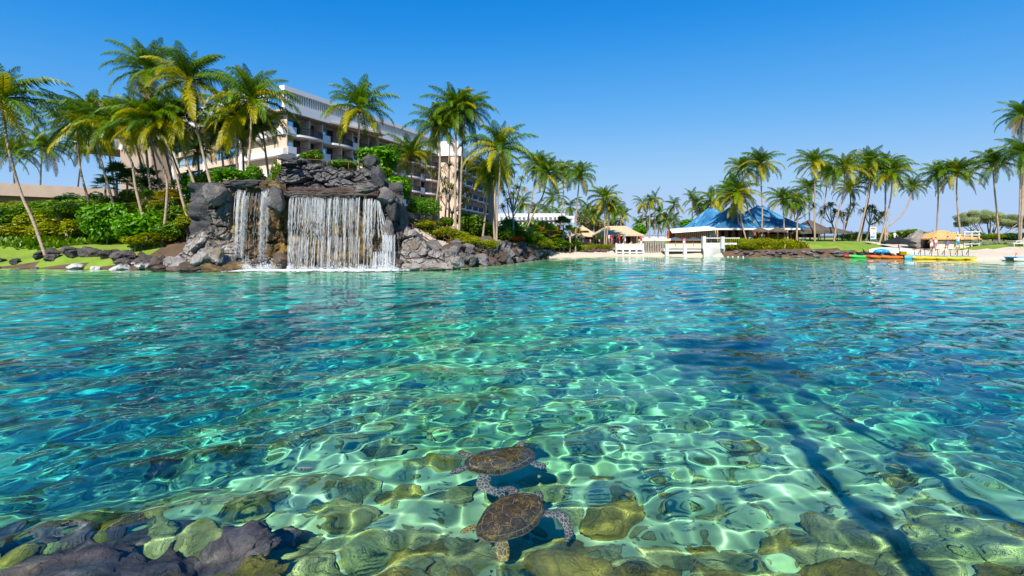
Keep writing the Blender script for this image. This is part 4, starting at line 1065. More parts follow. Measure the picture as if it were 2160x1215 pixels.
# forked hedge tree with a flat clipped top
t = thing('hedge_tree', 'low hedge tree with forked grey trunk and flat clipped top behind the left lawn', 'tree', (0, 0, 0)); b0 = P(146, 506, 49.5); b0.z = Hs(b0.x, 49.5); t.location = b0
mb = MB()
for dx, dz in ((-1.0, 2.6), (1.3, 2.9)):
    e = Vector((dx, 0, dz)); mb.tube(smooth_path([(0, 0, -.1), (dx*.35, 0, dz*.4), e], 8), [.17-.01*i for i in range(9)], 7)
    for k in range(3): mb.tube([e*.8, e+Vector((rnd.uniform(-.9, .9), rnd.uniform(-.8, .8), .5))], [.07, .03], 5)
mb.obj('trunk', M['bark_grey'], t)
for dx, dz, w in ((-1.3, 2.9, 1.6), (.3, 3.3, 1.7), (1.7, 3.1, 1.5)):
    place('foliage', BALL[rnd.randrange(6)], t, (dx, 0, dz), (0, 0, rnd.random()*6), (w, 1.5, .75), M['leaf'])
# behind the crest and on the right of the falls
shrub(500, 378, 110, 40, 43.5, 'leaf_bright', 'bright shrub growing on top of the left tower', None)
shrub(535, 372, 40, 40, 43, 'leaf_bright', 'small bright bush at the foot of the big round crowned palm', None)
shrub(586, 372, 30, 56, 41.5, 'leaf', 'dark climbing bush at the left end of the crest rock', None)
shrub(655, 331, 54, 24, 44, 'leaf', 'green bush behind the crest rock under the hotel balconies', None, BIGL)
shrub(728, 348, 66, 20, 43.5, 'leaf_bright', 'low bright bush behind the thin brown guard rail', None)
shrub(797, 338, 92, 52, 45, 'leaf_bright', 'glossy big leaved bush behind the right end of the crest', None, BIGL)
shrub(800, 365, 50, 40, 44, 'leaf', 'shaded bush below the glossy one at the right end of the crest', None, BIGL)
shrub(832, 400, 76, 52, 44.5, 'leaf_bright', 'glossy bush hanging over the right flank of the rock', None, BIGL)
t = shrub(892, 438, 74, 46, 47, 'leaf_bright', 'round clipped tree like a green mushroom before the hotel', None, FINE, 'clipped_tree', 'tree')
MGR = 'hedges and shrubs of the middle garden'
L2 = [(905, 474, 70, 26, 47.5, 'leaf_yellow'), (945, 492, 60, 24, 46, 'leaf_yellow'), (985, 510, 70, 28, 45.5, 'leaf_yellow'), (965, 500, 60, 26, 46.5, 'leaf_yellow'), (1028, 516, 50, 22, 46, 'leaf_yellow'), (1000, 476, 60, 44, 51, 'leaf'), (985, 464, 50, 40, 54, 'leaf_bright'),
      (1020, 486, 60, 36, 53, 'leaf'), (1060, 496, 50, 40, 54, 'leaf'), (1075, 480, 50, 40, 57, 'leaf_bright'), (1100, 500, 50, 36, 57, 'leaf'), (1122, 506, 56, 26, 57.5, 'leaf'), (1140, 514, 60, 20, 58, 'leaf_yellow'), (1115, 520, 60, 16, 57, 'leaf_yellow'), (1160, 510, 50, 26, 61, 'leaf'), (1180, 516, 50, 20, 61.5, 'leaf'),
      (1148, 522, 60, 12, 60, 'leaf_yellow'), (1205, 514, 50, 22, 64, 'leaf'), (1172, 498, 50, 30, 64, 'leaf_bright'), (940, 470, 40, 24, 50, 'leaf'), (1145, 498, 50, 26, 63, 'leaf_yellow'), (1130, 485, 60, 36, 66, 'leaf')]
for i, (px, py, w, h, Y, mt) in enumerate(sorted(L2)):
    where = 'beside the stairs' if px < 1000 else ('under the yellow green palm' if px < 1068 else ('before the pergola' if px < 1155 else 'right of the pergola'))
    shrub(px, py, w, h, Y, mt, '%s shrub %s in the middle garden, %s from the stairs' % (wd[mt], where, ORD[i]), MGR, FINE if mt == 'leaf_yellow' else BALL)
for i, (px, py) in enumerate([(1008, 494), (1025, 500), (1088, 504), (1040, 496)]):
    shrub(px, py, 34, 16, 52+i, 'leaf_red', 'red and orange leaved plant under the palms, %s from the stairs side' % ORD[i], 'red leaved plants')
for i in range(8):
    shrub(1205+i*11, 522+rnd.uniform(-1, 1), 26, 13, 66, 'leaf_yellow', 'low yellow green hedge bush along the far beach, %s from the left' % ORD[i], 'hedge bushes behind the far beach', FINE, 'hedge_bush')
for i in range(3): shrub(1240+i*16, 470+i*5, 60, 30, 96+i*3, 'leaf_grey', 'pale airy tree far behind the cafe, %s from the left' % ORD[i], 'pale trees behind the cafe', FINE, 'airy_tree', 'tree', dip=False)
shrub(1350, 486, 32, 26, 85, 'leaf_bright', 'round dark green tree on a forked stem left of the white parasols', None, BIGL, 'round_tree', 'tree')
shrub(1455, 476, 44, 26, 80, 'leaf_bright', 'leafy tree at the left tip of the blue roof', None, BIGL, 'round_tree', 'tree')
# right shore hedges
for i in range(11):
    shrub(1538+i*12.5, 518-3*math.sin(i/10*3.1), 34, 22, 63.5+.9*math.sin(i*1.7), 'leaf_yellow', 'yellow green mounded shrub below the blue roofed restaurant, %s from the left' % ORD[i], 'mounded shrubs below the restaurant', FINE)
shrub(1925, 497, 66, 26, 70, 'leaf', 'rounded green bush left of the thatched hut', None)
for i in range(6): shrub(1790+i*22, 500, 40, 18, 73, 'leaf', 'green hedge bush behind the right lawn, %s from the left' % ORD[i], 'hedge behind the right lawn', FINE, 'hedge_bush')
for i in range(5): shrub(2045+i*24, 500, 44, 14, 73, ('leaf_yellow', 'leaf')[i % 2], 'hedge bush below the spreading grey tree, %s from the left' % ORD[i], 'hedge below the grey tree', FINE, 'hedge_bush')
shrub(2148, 500, 60, 18, 72, 'fan', 'dark bush at the right edge behind the tallest palm', None)
# spreading grey tree
b0 = P(2088, 500, 76); b0.z = Hs(b0.x, 76); t = thing('spreading_tree', 'wide grey green tree with bare twisted limbs behind the right lawn', 'tree', b0)
mb = MB(); tops = []
for i in range(13):
    a = (i/12-.5)*2.2; e = Vector((math.sin(a)*5.6+rnd.uniform(-.3, .3), rnd.uniform(-2, 2), 1.7+2.2*math.cos(a)+rnd.uniform(-.4, .4)))
    mid = Vector((e.x*.45, e.y*.4, e.z*.34+rnd.uniform(-.1, .3)))
    mb.tube(smooth_path([(0, 0, -.1), (e.x*.12, 0, .7), mid, e], 9), [.2-.018*k for k in range(10)], 6); tops.append(e)
    for k in range(4):
        q = mid.lerp(e, rnd.uniform(.2, .9)); mb.tube([q, q+Vector((rnd.uniform(-1, 1), rnd.uniform(-1, 1), rnd.uniform(.2, 1)))], [.05, .02], 5)
mb.obj('limbs', M['bark_grey'], t)
for e in tops: place('foliage', FINE[rnd.randrange(4)], t, e+Vector((0, 0, .15)), (0, 0, rnd.random()*6), (1.2, 1.2, .8), M['leaf_grey'])
for k in range(30):
    a = rnd.uniform(-1.25, 1.25); place('foliage', FINE[rnd.randrange(4)], t, (math.sin(a)*rnd.uniform(3, 5.6), rnd.uniform(-2, 2), 1.6+math.cos(a)*rnd.uniform(1.2, 2.6)), (0, 0, rnd.random()*6), (.8, .8, .55), M['leaf_grey'])

# low ground cover, nobody could count it
def cover(region, n, size, mt, label, name='ground_cover'):
    mb = MB(); vs, fs = [], []; r = np.random.RandomState(5)
    X = r.uniform(region[0], region[1], n); Yv = r.uniform(region[2], region[3], n); Z = height(X, Yv); D = shore_dist(X, Yv)
    for x, y, z, d in zip(X, Yv, Z, D):
        if d < region[4]: continue
        for k in range(2):
            a = r.rand()*6.28; el = r.rand()*1.1; s = size*(.6+.8*r.rand()); b_ = len(vs)
            p = np.array([x+r.normal()*.05, y, z+.02]); d_ = np.array([math.cos(a)*math.cos(el), math.sin(a)*math.cos(el), math.sin(el)+.35]); u = np.array([-math.sin(a), math.cos(a), 0])*s*.28
            vs += [p, p+d_*s*.5+u, p+d_*s, p+d_*s*.5-u]; fs.append((b_, b_+1, b_+2, b_+3))
    mb.add(vs, fs); o = mb.obj(name, M[mt]); tag(o, label, 'ground cover', kind='stuff')
cover((-62, -26, 44, 62, 5.5), 9000, .5, 'leaf', 'mixed leafy ground cover over the left garden slope')
cover((-9, 10, 46, 66, 2.6), 7000, .4, 'leaf', 'leafy ground cover in the middle garden')
cover((27, 37.5, 61, 70, 1.2), 5000, .4, 'leaf_yellow', 'yellow green ground cover below the restaurant')
# ---------------------------------------------------------------- hotel
class Frame:
    """x = outward, y = along the facade, z up"""
    def __init__(s, o, along):
        s.o = Vector((o[0], o[1], 0)); a = Vector((along[0], along[1], 0)).normalized(); s.y = a; s.x = Vector((a.y, -a.x, 0)); s.rz = math.atan2(s.x.y, s.x.x)
        s.M = Matrix.Translation(s.o) @ Matrix.Rotation(s.rz, 4, 'Z')
    def p(s, out, al, z=0): return s.o+s.x*out+s.y*al+Vector((0, 0, z))
A = Vector((-30.7, 66, 0))
fa = Frame(A, (.39, .92)); LA = 45.0
fl = Frame(A, (.82, -.57))                  # left end, al runs negative to the left
fc_ = Frame((-11.6, 101), (.147, .989)); LC = 32.0
hotel = thing('hotel', 'long six storey beige hotel with curved balconies and white roof fascia behind the waterfall', 'hotel', A)
def hpart(name, fr, boxes, m, parent=None, base=None):
    mb = MB(Matrix.Translation(-(base or A)) @ fr.M)
    for bx in boxes: mb.box(*bx)
    return mb.obj(name, m, parent or hotel)
LEV = [3.0, 5.75, 8.5, 11.25, 14.0, 16.75]; SOF = 19.5
def foot(name, pts, z0, z1, m):
    mb = MB(Matrix.Translation(-A)); mb.prism([(p.x, p.y) for p in pts], z0, z1); return mb.obj(name, m, hotel)
foot('wall', [fa.p(-1.7, .3), fa.p(-1.7, LA), fa.p(-17, LA), fl.p(-16, -54), fl.p(-.3, -54), fl.p(-.3, -.4)], 1, SOF+.02, M['beige'])
foot('wall', [fc_.p(-1.6, 0), fc_.p(-1.6, LC), fc_.p(-14, LC), fc_.p(-14, 0)], 1, SOF-.3, M['beige'])
foot('wall', [fl.p(2.6, -39), fl.p(2.6, -54.5), fl.p(-.5, -54.5), fl.p(-.5, -39)], 1, SOF-.05, M['beige_shaded'])
hpart('end_wall', fc_, [(-6, 2.4, LC, LC+1.2, 1, 18.3)], M['beige_shaded'])
hpart('end_wall', fc_, [(-1.0, .6, -1.0, 0, 1, 19.3)], M['beige'])
# roofs and fascia bands
hpart('roof', fa, [(-18, .55, -1.0, LA+.6, SOF, SOF+.25)], M['soffit'])
hpart('roof', fl, [(-18, 2.3, -55, -.7, SOF+.004, SOF+.25), (-14, 6.5, -66, -54.9, SOF+.004, SOF+.25)], M['soffit'])
hpart('roof', fc_, [(-15, 1.0, -.8, LC+1.6, SOF-.28, SOF)], M['soffit'])
hpart('fascia', fa, [(.3, .75, -1.1, LA+.8, SOF-.05, SOF+1.25)], M['fascia'])
hpart('fascia', fa, [(-.3, .62, -1.0, LA+.7, SOF+2.75, SOF+3.4)], M['fascia'])
hpart('fascia', fa, [(-.3, .2, -.9, LA+.6, SOF+1.25, SOF+2.75)], M['beige_shaded'])
rb = [(.2, .36, a, a+.16, SOF+1.25, SOF+2.75) for a in np.arange(-.9, LA+.4, .42)]
o = hpart('fascia_ribs', fa, rb, M['fascia']); o['kind'] = 'stuff'
hpart('fascia', fl, [(2.0, 2.5, -55.2, -.9, SOF-.05, SOF+3.1)], M['fascia'])
hpart('fascia', fl, [(6.3, 6.8, -66.2, -55.2, SOF-.05, SOF+3.1), (2.0, 6.3, -55.7, -55.2, SOF-.05, SOF+3.1)], M['fascia'])
hpart('fascia', fc_, [(.7, 1.3, -.9, LC+1.8, SOF-.35, SOF+1.6), (-9, .7, -1.2, -.9, SOF-.35, SOF+2.6)], M['fascia'])
# balconies
BW = 6.4
def slab_mesh(w, bulge, name):
    mb = MB(); n = 14; y0 = 1.5
    poly = [(-1.7, 0), (.1, 0), (.1, y0)] + [(.1+bulge*math.sin(math.pi*i/n)**.6, y0+(w-y0)*i/n) for i in range(1, n)] + [(.1, w), (-1.7, w)]
    mb.prism(poly, -.28, 0); return mb.mesh(name, M['fascia'])
def rail_mesh(w, bulge):
    mb = MB(); n = 14; y0 = 1.5; pts = [(.04+bulge*math.sin(math.pi*i/n)**.6*.95, y0+(w-y0)*i/n) for i in range(n+1)]
    for z in (.12, 1.0): mb.tube([(x, y, z) for x, y in pts], .035, 4)
    for i in range(n):
        for k in range(3):
            x = pts[i][0]+(pts[i+1][0]-pts[i][0])*k/3; y = pts[i][1]+(pts[i+1][1]-pts[i][1])*k/3; mb.box(x-.016, x+.016, y-.016, y+.016, .1, 1.0)
    return mb.mesh('railing', M['dark_metal'])
SL, RL = slab_mesh(BW, .75, 'balcony'), rail_mesh(BW, .75)
mb = MB(); mb.box(-.08, .14, .03, 1.5, 0, .92); PAR = mb.mesh('parapet', M['fascia'])
mb = MB(); mb.box(-1.75, .05, -.09, .09, 0, 2.47); FIN = mb.mesh('partition', M['beige'])
mb = MB(); mb.box(-.06, .05, 0, 2.3, 0, .08); mb.box(-.06, .05, 0, 2.3, 2.2, 2.28); mb.box(-.06, .05, 0, .07, .08, 2.2); mb.box(-.06, .05, 2.23, 2.3, .08, 2.2); mb.box(-.06, .05, 1.12, 1.18, .08, 2.2); WF = mb.mesh('window', M['dark_metal'])
mb = MB(); mb.box(-.03, .0, .07, 1.12, .08, 2.2); WP = mb.mesh('pane', M['glass'])
mb = MB(); mb.box(-.04, -.01, 1.18, 2.23, .08, 2.2); WC = mb.mesh('curtain_pane', M['interior'])
def bays(fr, L, n):
    for i in range(n):
        al = L*i/n; s = L/n/BW
        for j, z in enumerate(LEV):
            o = place('balcony', SL, hotel, fr.p(0, al, z)-A, (0, 0, fr.rz), (1, s, 1))
            place('railing', RL, o); place('parapet', PAR, o)
            place('partition', FIN, hotel, fr.p(0, al, z)-A, (0, 0, fr.rz)); place('partition', FIN, hotel, fr.p(-.05, al+4.0*s, z)-A, (0, 0, fr.rz))
            for w0 in (1.55, 4.1):
                w = place('window', WF, hotel, fr.p(-1.62, al+w0*s, z)-A, (0, 0, fr.rz), (1, min(1, s*.95), 1))
                place('pane', WP, w); place('curtain_pane', WC, w)
bays(fa, LA, 7); bays(fc_, LC, 5)
# left end: floor ledges, window bays, columns
for z in LEV[1:]:
    hpart('ledge', fl, [(-.3, .55, -11, .0, z-.28, z+.62)], M['fascia'])
for t in (11.3, 23, 35.2): hpart('column', fl, [(-.3, .75, -t-.35, -t+.35, 1, SOF)], M['fascia'])
for b0_, b1_ in ((11.65, 22.65), (23.35, 34.85)):
    for z in LEV: hpart('band', fl, [(-.3, .4, -b1_, -b0_, z-.45, z+.45)], M['beige'])
    for z in LEV:
        w = hpart('window', fl, [(-.28, -.12, -b1_, -b0_, z+.45, z+.53), (-.28, -.12, -b1_, -b0_, z+2.22, z+2.3)]+[(-.28, -.12, -b0_-(b1_-b0_)*k/4-.05, -b0_-(b1_-b0_)*k/4+.05, z+.53, z+2.22) for k in range(5)]+[(-.26, -.14, -b1_, -b0_, z+.98, z+1.03)], M['dark_metal'])
        for k in range(4):
            y1 = -b0_-(b1_-b0_)*k/4-.05; y0 = -b0_-(b1_-b0_)*(k+1)/4+.05
            hpart('pane', fl, [(-.24, -.2, y0, y1, z+.53, z+2.22)], M['glass'], w)
hpart('recess', fl, [(-.32, -.28, -38.9, -35.6, 1.2, SOF-.1)], M['interior'])  # flat dark sheet, the deep recess's shade put into its colour
hpart('joint', fl, [(2.58, 2.63, -54.5, -39, 9.9, 10.05)], M['beige'])
hpart('terrace', fl, [(2.4, 5.5, -52, -30, 3.2, 6.6)], M['concrete'])

# low building at the left
b0_ = Vector((-70, 44, 0)); fb = Frame((-71.7, 51.2), (.68, .73))
fb.M = Matrix.Translation((0, 0, .45)) @ fb.M
lowb = thing('low_building', 'low beige building with flat overhanging roof behind the left hedges', 'building', fb.o)
def lpart(name, boxes, m): return hpart(name, fb, boxes, m, lowb, fb.o)
lpart('wall', [(-9, -1.6, -8, 22.5, 2, 7.2)], M['beige_shaded']); lpart('roof', [(-10, .3, -9, 23.5, 7.25, 7.45)], M['soffit']); lpart('fascia', [(.3, .55, -9, 23.5, 7.2, 8.75)], M['beige'])
lpart('beam', [(-1.2, -.6, -8, 22.5, 6.5, 7.25)], M['beige_shaded'])
for k in range(7):
    w = lpart('window', [(-1.6, -1.5, -7+k*4.1, -6.9+k*4.1, 3.6, 6.5), (-1.6, -1.5, -3.5+k*4.1, -3.4+k*4.1, 3.6, 6.5)], M['dark_metal']); hpart('pane', fb, [(-1.6, -1.55, -6.9+k*4.1, -3.5+k*4.1, 3.6, 6.5)], M['interior'], w, fb.o)
for k in range(4): lpart('pillar', [(-1.1, -.5, -6+k*7.5, -5.2+k*7.5, 2, 6.5)], M['beige'])

# white pergola building
pb = Vector((4, 86, 0)); perg = thing('pergola', 'white flat pergola building with rows of rafter ends beyond the leaning palms', 'pergola', pb)
def bpart(parent, base, name, boxes, m):
    mb = MB(Matrix.Translation(-base))
    for bx in boxes: mb.box(*bx)
    return mb.obj(name, m, parent)
X0, X1 = (1056-1080)/F*86, (1203-1080)/F*86
bpart(perg, pb, 'beam', [(X0, X1-1, 85.2, 85.7, 5.9, 6.55)], M['white']); bpart(perg, pb, 'beam', [(X0, X1-1.5, 85.4, 86.2, 4.35, 4.6)], M['white'])
bpart(perg, pb, 'roof', [(X0, X1-.5, 86.3, 97, 5.0, 5.3)], M['white']); bpart(perg, pb, 'side_panel', [(X1-1.2, X1+.6, 84.9, 85.3, 4.9, 6.1)], M['white']); bpart(perg, pb, 'side_panel', [(X0-.5, X0, 85, 96, 4.4, 6.5)], M['white'])
for k in range(14):
    x = X0+.5+k*(X1-X0-2)/13.5; bpart(perg, pb, 'rafter', [(x, x+.34, 84.6, 95, 5.35, 5.85)], M['white']); bpart(perg, pb, 'rafter', [(x+.2, x+.5, 84.9, 86.6, 4.62, 4.98)], M['white'])
for x in (X0+.6, X1-3.6): bpart(perg, pb, 'pillar', [(x, x+1.5, 86.2, 87.4, 1.2, 4.4)], M['beige'])
bpart(perg, pb, 'back_wall', [(X0, X1-5, 96, 96.4, 1.2, 5)], M['wood_tan'])

# tan roofed cafe (two hipped roofs)
def hip(x0, x1, y0, y1, ze, zr, rx0, rx1, th=.16, flare=0.0, n=6):
    mb = MB(); yc = (y0+y1)/2; rings = []
    for i in range(n+1):
        s = i/n; f = s**(1-.0) ; zz = ze+(zr-ze)*(s**(1+flare))
        rings.append([(x0+(rx0-x0)*s, y0+(yc-y0)*s, zz), (x1+(rx1-x1)*s, y0+(yc-y0)*s, zz), (x1+(rx1-x1)*s, y1+(yc-y1)*s, zz), (x0+(rx0-x0)*s, y1+(yc-y1)*s, zz)])
    vs = [p for r_ in rings for p in r_]; fs = [(i*4+k, i*4+(k+1) % 4, i*4+4+(k+1) % 4, i*4+4+k) for i in range(n) for k in range(4)]
    b = len(vs); vs += [(p[0], p[1], p[2]-th) for p in rings[0]]; fs += [(b+k, b+(k+1) % 4, (k+1) % 4, k) for k in range(4)]+[(b+3, b+2, b+1, b)]
    mb.add(vs, fs); return mb
cb = Vector((16, 74, 0))
cafe = thing('cafe', 'open cafe under a long tan hipped roof behind the far beach', 'cafe', cb)
def shift(mb, base):
    mb.v = [tuple(Vector(p)-base) for p in mb.v]; return mb
xa, xb = (1254-1080)/F*74, (1349-1080)/F*74
shift(hip(xa, xb, 71, 79, 2.75, 4.15, xa+2, xb-1.9, flare=.15), cb).obj('roof', M['tan_roof'], cafe)
bpart(cafe, cb, 'floor', [(xa+.4, xb-.4, 71.5, 78.5, 1.0, 1.35)], M['concrete'])
for k in range(6):
    x = xa+.7+k*(xb-xa-1.4)/5; bpart(cafe, cb, 'post', [(x-.12, x+.12, 71.8, 72.04, 1.3, 2.8)], M['wood_tan'])
bpart(cafe, cb, 'back_wall', [(xa+.5, xb-.5, 77.5, 77.8, 1.3, 2.8)], M['wood']); bpart(cafe, cb, 'counter', [(xa+1, xb-1.8, 74, 74.6, 1.3, 2.2)], M['cream']); bpart(cafe, cb, 'side_wall', [(xb-1.5, xb-.9, 72.2, 75, 1.3, 2.8)], M['wood_tan'])
cb2 = Vector((11, 78, 0)); xa, xb = (1207-1080)/F*78, (1262-1080)/F*78
caf2 = thing('snack_bar', 'small snack bar with tan two tier hipped roof left of the long cafe', 'snack bar', cb2)
shift(hip(xa, xb, 76, 81, 2.6, 3.6, xa+1.5, xb-1.5, flare=.1), cb2).obj('roof', M['tan_roof'], caf2); shift(hip(xa+.8, xb-1.6, 77, 80, 3.6, 4.3, xa+1.9, xb-2.6), cb2).obj('upper_roof', M['tan_roof'], caf2)
for k in range(4): x = xa+.4+k*(xb-xa-.8)/3; bpart(caf2, cb2, 'post', [(x-.1, x+.1, 76.4, 76.6, 1, 2.7)], M['wood_tan'])
bpart(caf2, cb2, 'counter', [(xa+.8, xb-.8, 77, 77.6, 1.1, 2.1)], M['white']); bpart(caf2, cb2, 'back_wall', [(xa+.5, xb-.5, 80, 80.2, 1, 2.7)], M['wood_dark'])

# ---------------------------------------------------------------- blue roofed restaurant
m, nt, b = newmat('blue_tile')
co = N(nt, 'ShaderNodeTexCoord').outputs['Object']
n1 = N(nt, 'ShaderNodeTexNoise', Scale=.7, Detail=6, Roughness=.7); nt.links.new(co, n1.inputs['Vector'])
nt.links.new(ramp(nt, n1.outputs['Fac'], [(.34, (.03, .16, .34)), (.58, (.07, .26, .46)), (.74, (.32, .47, .58))]), b.inputs['Base Color'])
b.inputs['Roughness'].default_value = .28
M['blue_tile'] = m
rbase = Vector((31, 71, 0)); rest = thing('restaurant', 'open restaurant under a peaked bright blue tiled roof on the right shore', 'restaurant', rbase)
def tiled(x0, x1, y0, y1, ze, zr, apx, apw, name, flare=.45):
    mb = hip(x0, x1, y0, y1, ze, zr, apx-apw, apx+apw, flare=flare, n=8); o = shift(mb, rbase).obj(name, M['blue_tile'], rest)
    # courses of half round tiles running up the slopes, joined: too small to tell apart one by one
    t = MB(); yc = (y0+y1)/2
    def slope(c0, c1, a0, a1, cnt):
        for i in range(cnt):
            u = (i+.5)/cnt; e = Vector(c0).lerp(Vector(c1), u); r_ = Vector(a0).lerp(Vector(a1), u); pts = []
            for k in range(7):
                s = k/6*.97; q = e.lerp(r_, s); q.z = ze+(zr-ze)*s**(1+flare)+.03; pts.append(q-rbase)
            t.tube(pts, [.075*(1-.5*k/6) for k in range(7)], 4, caps=False)
    slope((x0, y0, ze), (x1, y0, ze), (apx-apw, yc, zr), (apx+apw, yc, zr), int((x1-x0)/.26))
    slope((x0, y1, ze), (x0, y0, ze), (apx-apw, yc, zr), (apx-apw, yc, zr), int((y1-y0)/.3)); slope((x1, y0, ze), (x1, y1, ze), (apx+apw, yc, zr), (apx+apw, yc, zr), int((y1-y0)/.3))
    t.obj('tile_courses', M['blue_tile'], rest)['kind'] = 'stuff'
    h = MB(); h.sm = True
    for cx, cy_ in ((x0, y0), (x1, y0), (x0, y1), (x1, y1)):
        ax = apx-apw if cx == x0 else apx+apw; pts = []
        for k in range(8):
            s = k/7; q = Vector((cx, cy_, ze)).lerp(Vector((ax, yc, zr)), s); q.z = ze+(zr-ze)*s**(1+flare)+.08; pts.append(q-rbase)
        h.tube(pts, .12, 6)
    h.obj('hip_ridge', M['blue_tile'], rest)
def rx(px, Y): return (px-1080)/F*Y
tiled(rx(1462, 74), rx(1590, 67), 66.6, 75, 3.72, 6.65, rx(1540, 71.3), .3, 'roof', .5)
tiled(rx(1424, 81), rx(1556, 72), 72, 81, 3.75, 6.9, rx(1502, 76.5), .5, 'roof', .5)
tiled(rx(1540, 70), rx(1684, 70), 67.2, 79, 3.72, 7.1, rx(1604, 73), .3, 'roof', .28)
bpart(rest, rbase, 'eave', [(rx(1500, 66.4), rx(1688, 66.4), 66.3, 66.6, 3.45, 3.72)], M['white']); bpart(rest, rbase, 'eave', [(rx(1430, 66.4), rx(1500, 66.4), 65.7, 66.1, 3.35, 3.6)], M['white'])
bpart(rest, rbase, 'floor', [(rx(1500, 68), rx(1690, 68), 67, 78, 1.5, 1.95)], M['concrete'])
bpart(rest, rbase, 'back_wall', [(rx(1510, 68), rx(1600, 68), 72, 72.3, 1.9, 3.6)], M['wood'])
for k in range(7):
    x = rx(1512, 67.8)+k*.98
    o = bpart(rest, rbase, 'shutter_door', [(x, x+.5, 67.6, 67.72, 1.9, 3.4)], M['wood']); bpart(rest, rbase, 'dark_pane', [(x+.52, x+.96, 67.9, 67.95, 1.95, 3.35)], M['interior'])
bpart(rest, rbase, 'side_pier', [(rx(1502, 67.4), rx(1511, 67.4), 67.3, 68, 1.6, 3.5)], M['white_wall']); bpart(rest, rbase, 'side_pier', [(rx(1579, 67.4), rx(1588, 67.4), 67.3, 68, 1.6, 3.4)], M['white_wall'])
for k in range(5): x = rx(1600+k*20, 67.4); bpart(rest, rbase, 'post', [(x-.09, x+.09, 67.2, 67.4, 1.8, 3.5)], M['wood_tan'])
bpart(rest, rbase, 'bar_counter', [(rx(1600, 69), rx(1680, 69), 69.5, 70.2, 1.9, 2.9)], M['wood']); bpart(rest, rbase, 'bar_back', [(rx(1600, 69), rx(1690, 69), 73, 73.2, 1.9, 3.6)], M['interior'])
mb = MB(Matrix.Translation(-rbase)); mb.box(rx(1608, 70), rx(1613, 70), 68.6, 69, 4.72, 5.0); mb.obj('roof_vent', M['white'], rest)
# wing with awning on the left
vb = Vector((23, 66, 0)); ver = thing('veranda', 'slatted wooden veranda with long white awning left of the blue roof', 'veranda', vb)
mb = MB(Matrix.Translation(-vb)); xa, xb = rx(1412, 65), rx(1512, 65)
mb.add([(xa, 64, 3.1), (xb, 63.6, 3.55), (xb, 68, 4.0), (xa+1, 68, 3.6), (xa, 64, 3.0), (xb, 63.6, 3.45), (xb, 68, 3.9), (xa+1, 68, 3.5)], [(0, 1, 2, 3), (7, 6, 5, 4), (0, 4, 5, 1), (1, 5, 6, 2), (2, 6, 7, 3), (3, 7, 4, 0)]); mb.obj('awning', M['canvas'], ver)
for k in range(22): x = rx(1424, 66)+k*.27; bpart(ver, vb, 'slat', [(x, x+.12, 65.8, 65.9, 1.9, 3.45)], M['wood_tan'])
bpart(ver, vb, 'back_wall', [(xa+.8, xb, 68.2, 68.4, 1.4, 3.4)], M['wood']); bpart(ver, vb, 'deck', [(xa-.4, xb+.3, 63.6, 68.5, .95, 1.25)], M['concrete'])
# white boardwalk, posts, stucco abutment
wb = Vector((15.5, 64, 0)); bw = thing('boardwalk', 'low white boardwalk with panelled railing over the far beach', 'boardwalk', wb)
xa, xb = rx(1297, 64), rx(1357, 64)
bpart(bw, wb, 'deck', [(xa, xb, 63.6, 65.6, .78, 1.0)], M['white']); bpart(bw, wb, 'rail', [(xa, xb, 63.65, 63.75, 1.5, 1.6)], M['white']); bpart(bw, wb, 'rail', [(xa, xb, 63.65, 63.75, 1.05, 1.13)], M['white'])
for k in range(5): x = xa+k*(xb-xa-.2)/4; bpart(bw, wb, 'post', [(x, x+.2, 63.55, 63.8, -.1, 1.68)], M['white'])
for k in range(4): x = xa+.2+k*(xb-xa-.2)/4; bpart(bw, wb, 'rail_panel', [(x+.03, x+(xb-xa)/4-.26, 63.68, 63.72, 1.13, 1.5)], M['cream'])
bpart(bw, wb, 'lower_beam', [(xa, xb, 63.6, 63.8, .38, .55)], M['white'])
tb = Vector((25, 63.5, 0)); ter = thing('terrace', 'white terrace on stout posts with cream railing panels beside the stucco abutment', 'terrace', tb)
xa, xb = rx(1398, 63.5), rx(1480, 63.5)
bpart(ter, tb, 'deck', [(xa, xb, 63, 67, .62, .95)], M['white'])
for k, px in enumerate((1402, 1440)): x = rx(px, 63); bpart(ter, tb, 'post', [(x, x+.42, 62.6, 63, -.3, 1.6)], M['white'])
for k in range(2):
    x = rx(1408+k*38, 63)
    for j in range(2): bpart(ter, tb, 'rail_panel', [(x+j*1.02, x+j*1.02+.94, 62.86, 62.92, 1.0, 1.62)], M['cream'])
    bpart(ter, tb, 'rail', [(x-.05, x+2.0, 62.82, 62.96, 1.62, 1.72)], M['wood_tan'])
bpart(ter, tb, 'under_wall', [(xa, xb, 65, 65.3, -.2, .62)], M['interior'])
for k in range(8): x = rx(1360+k*5, 64.5); bpart(ter, tb, 'pile', [(x, x+.2, 64.2, 64.4, -.2, 1.9)], M['bark_grey'])
ab = Vector((28, 63, 0)); abt = thing('abutment', 'bulging white stucco abutment with piers at the waterline by the restaurant', 'abutment', ab)
xa, xb = rx(1480, 62.6), rx(1538, 62.6)
mb = MB(Matrix.Translation(-ab)); mb.sm = True
vs, fs = [], []
for i in range(13):
    for j in range(9):
        u, v = i/12, j/8; x = xa+(xb-xa)*u*(1-.28*(1-v)); z = -.4+1.95*v; y = 62.1+.9*u**2+.5*(v-.4)**2-.25*math.sin(u*6+v*3)*(1-v); vs.append((x, y, z))
for i in range(12):
    for j in range(8): a = i*9+j; fs.append((a, a+9, a+10, a+1))
mb.add(vs, fs); mb.obj('stucco_face', M['white_wall'], abt)
bpart(abt, ab, 'core', [(xa+.2, xb-.6, 63.2, 66, -.4, 1.5)], M['white_wall'])
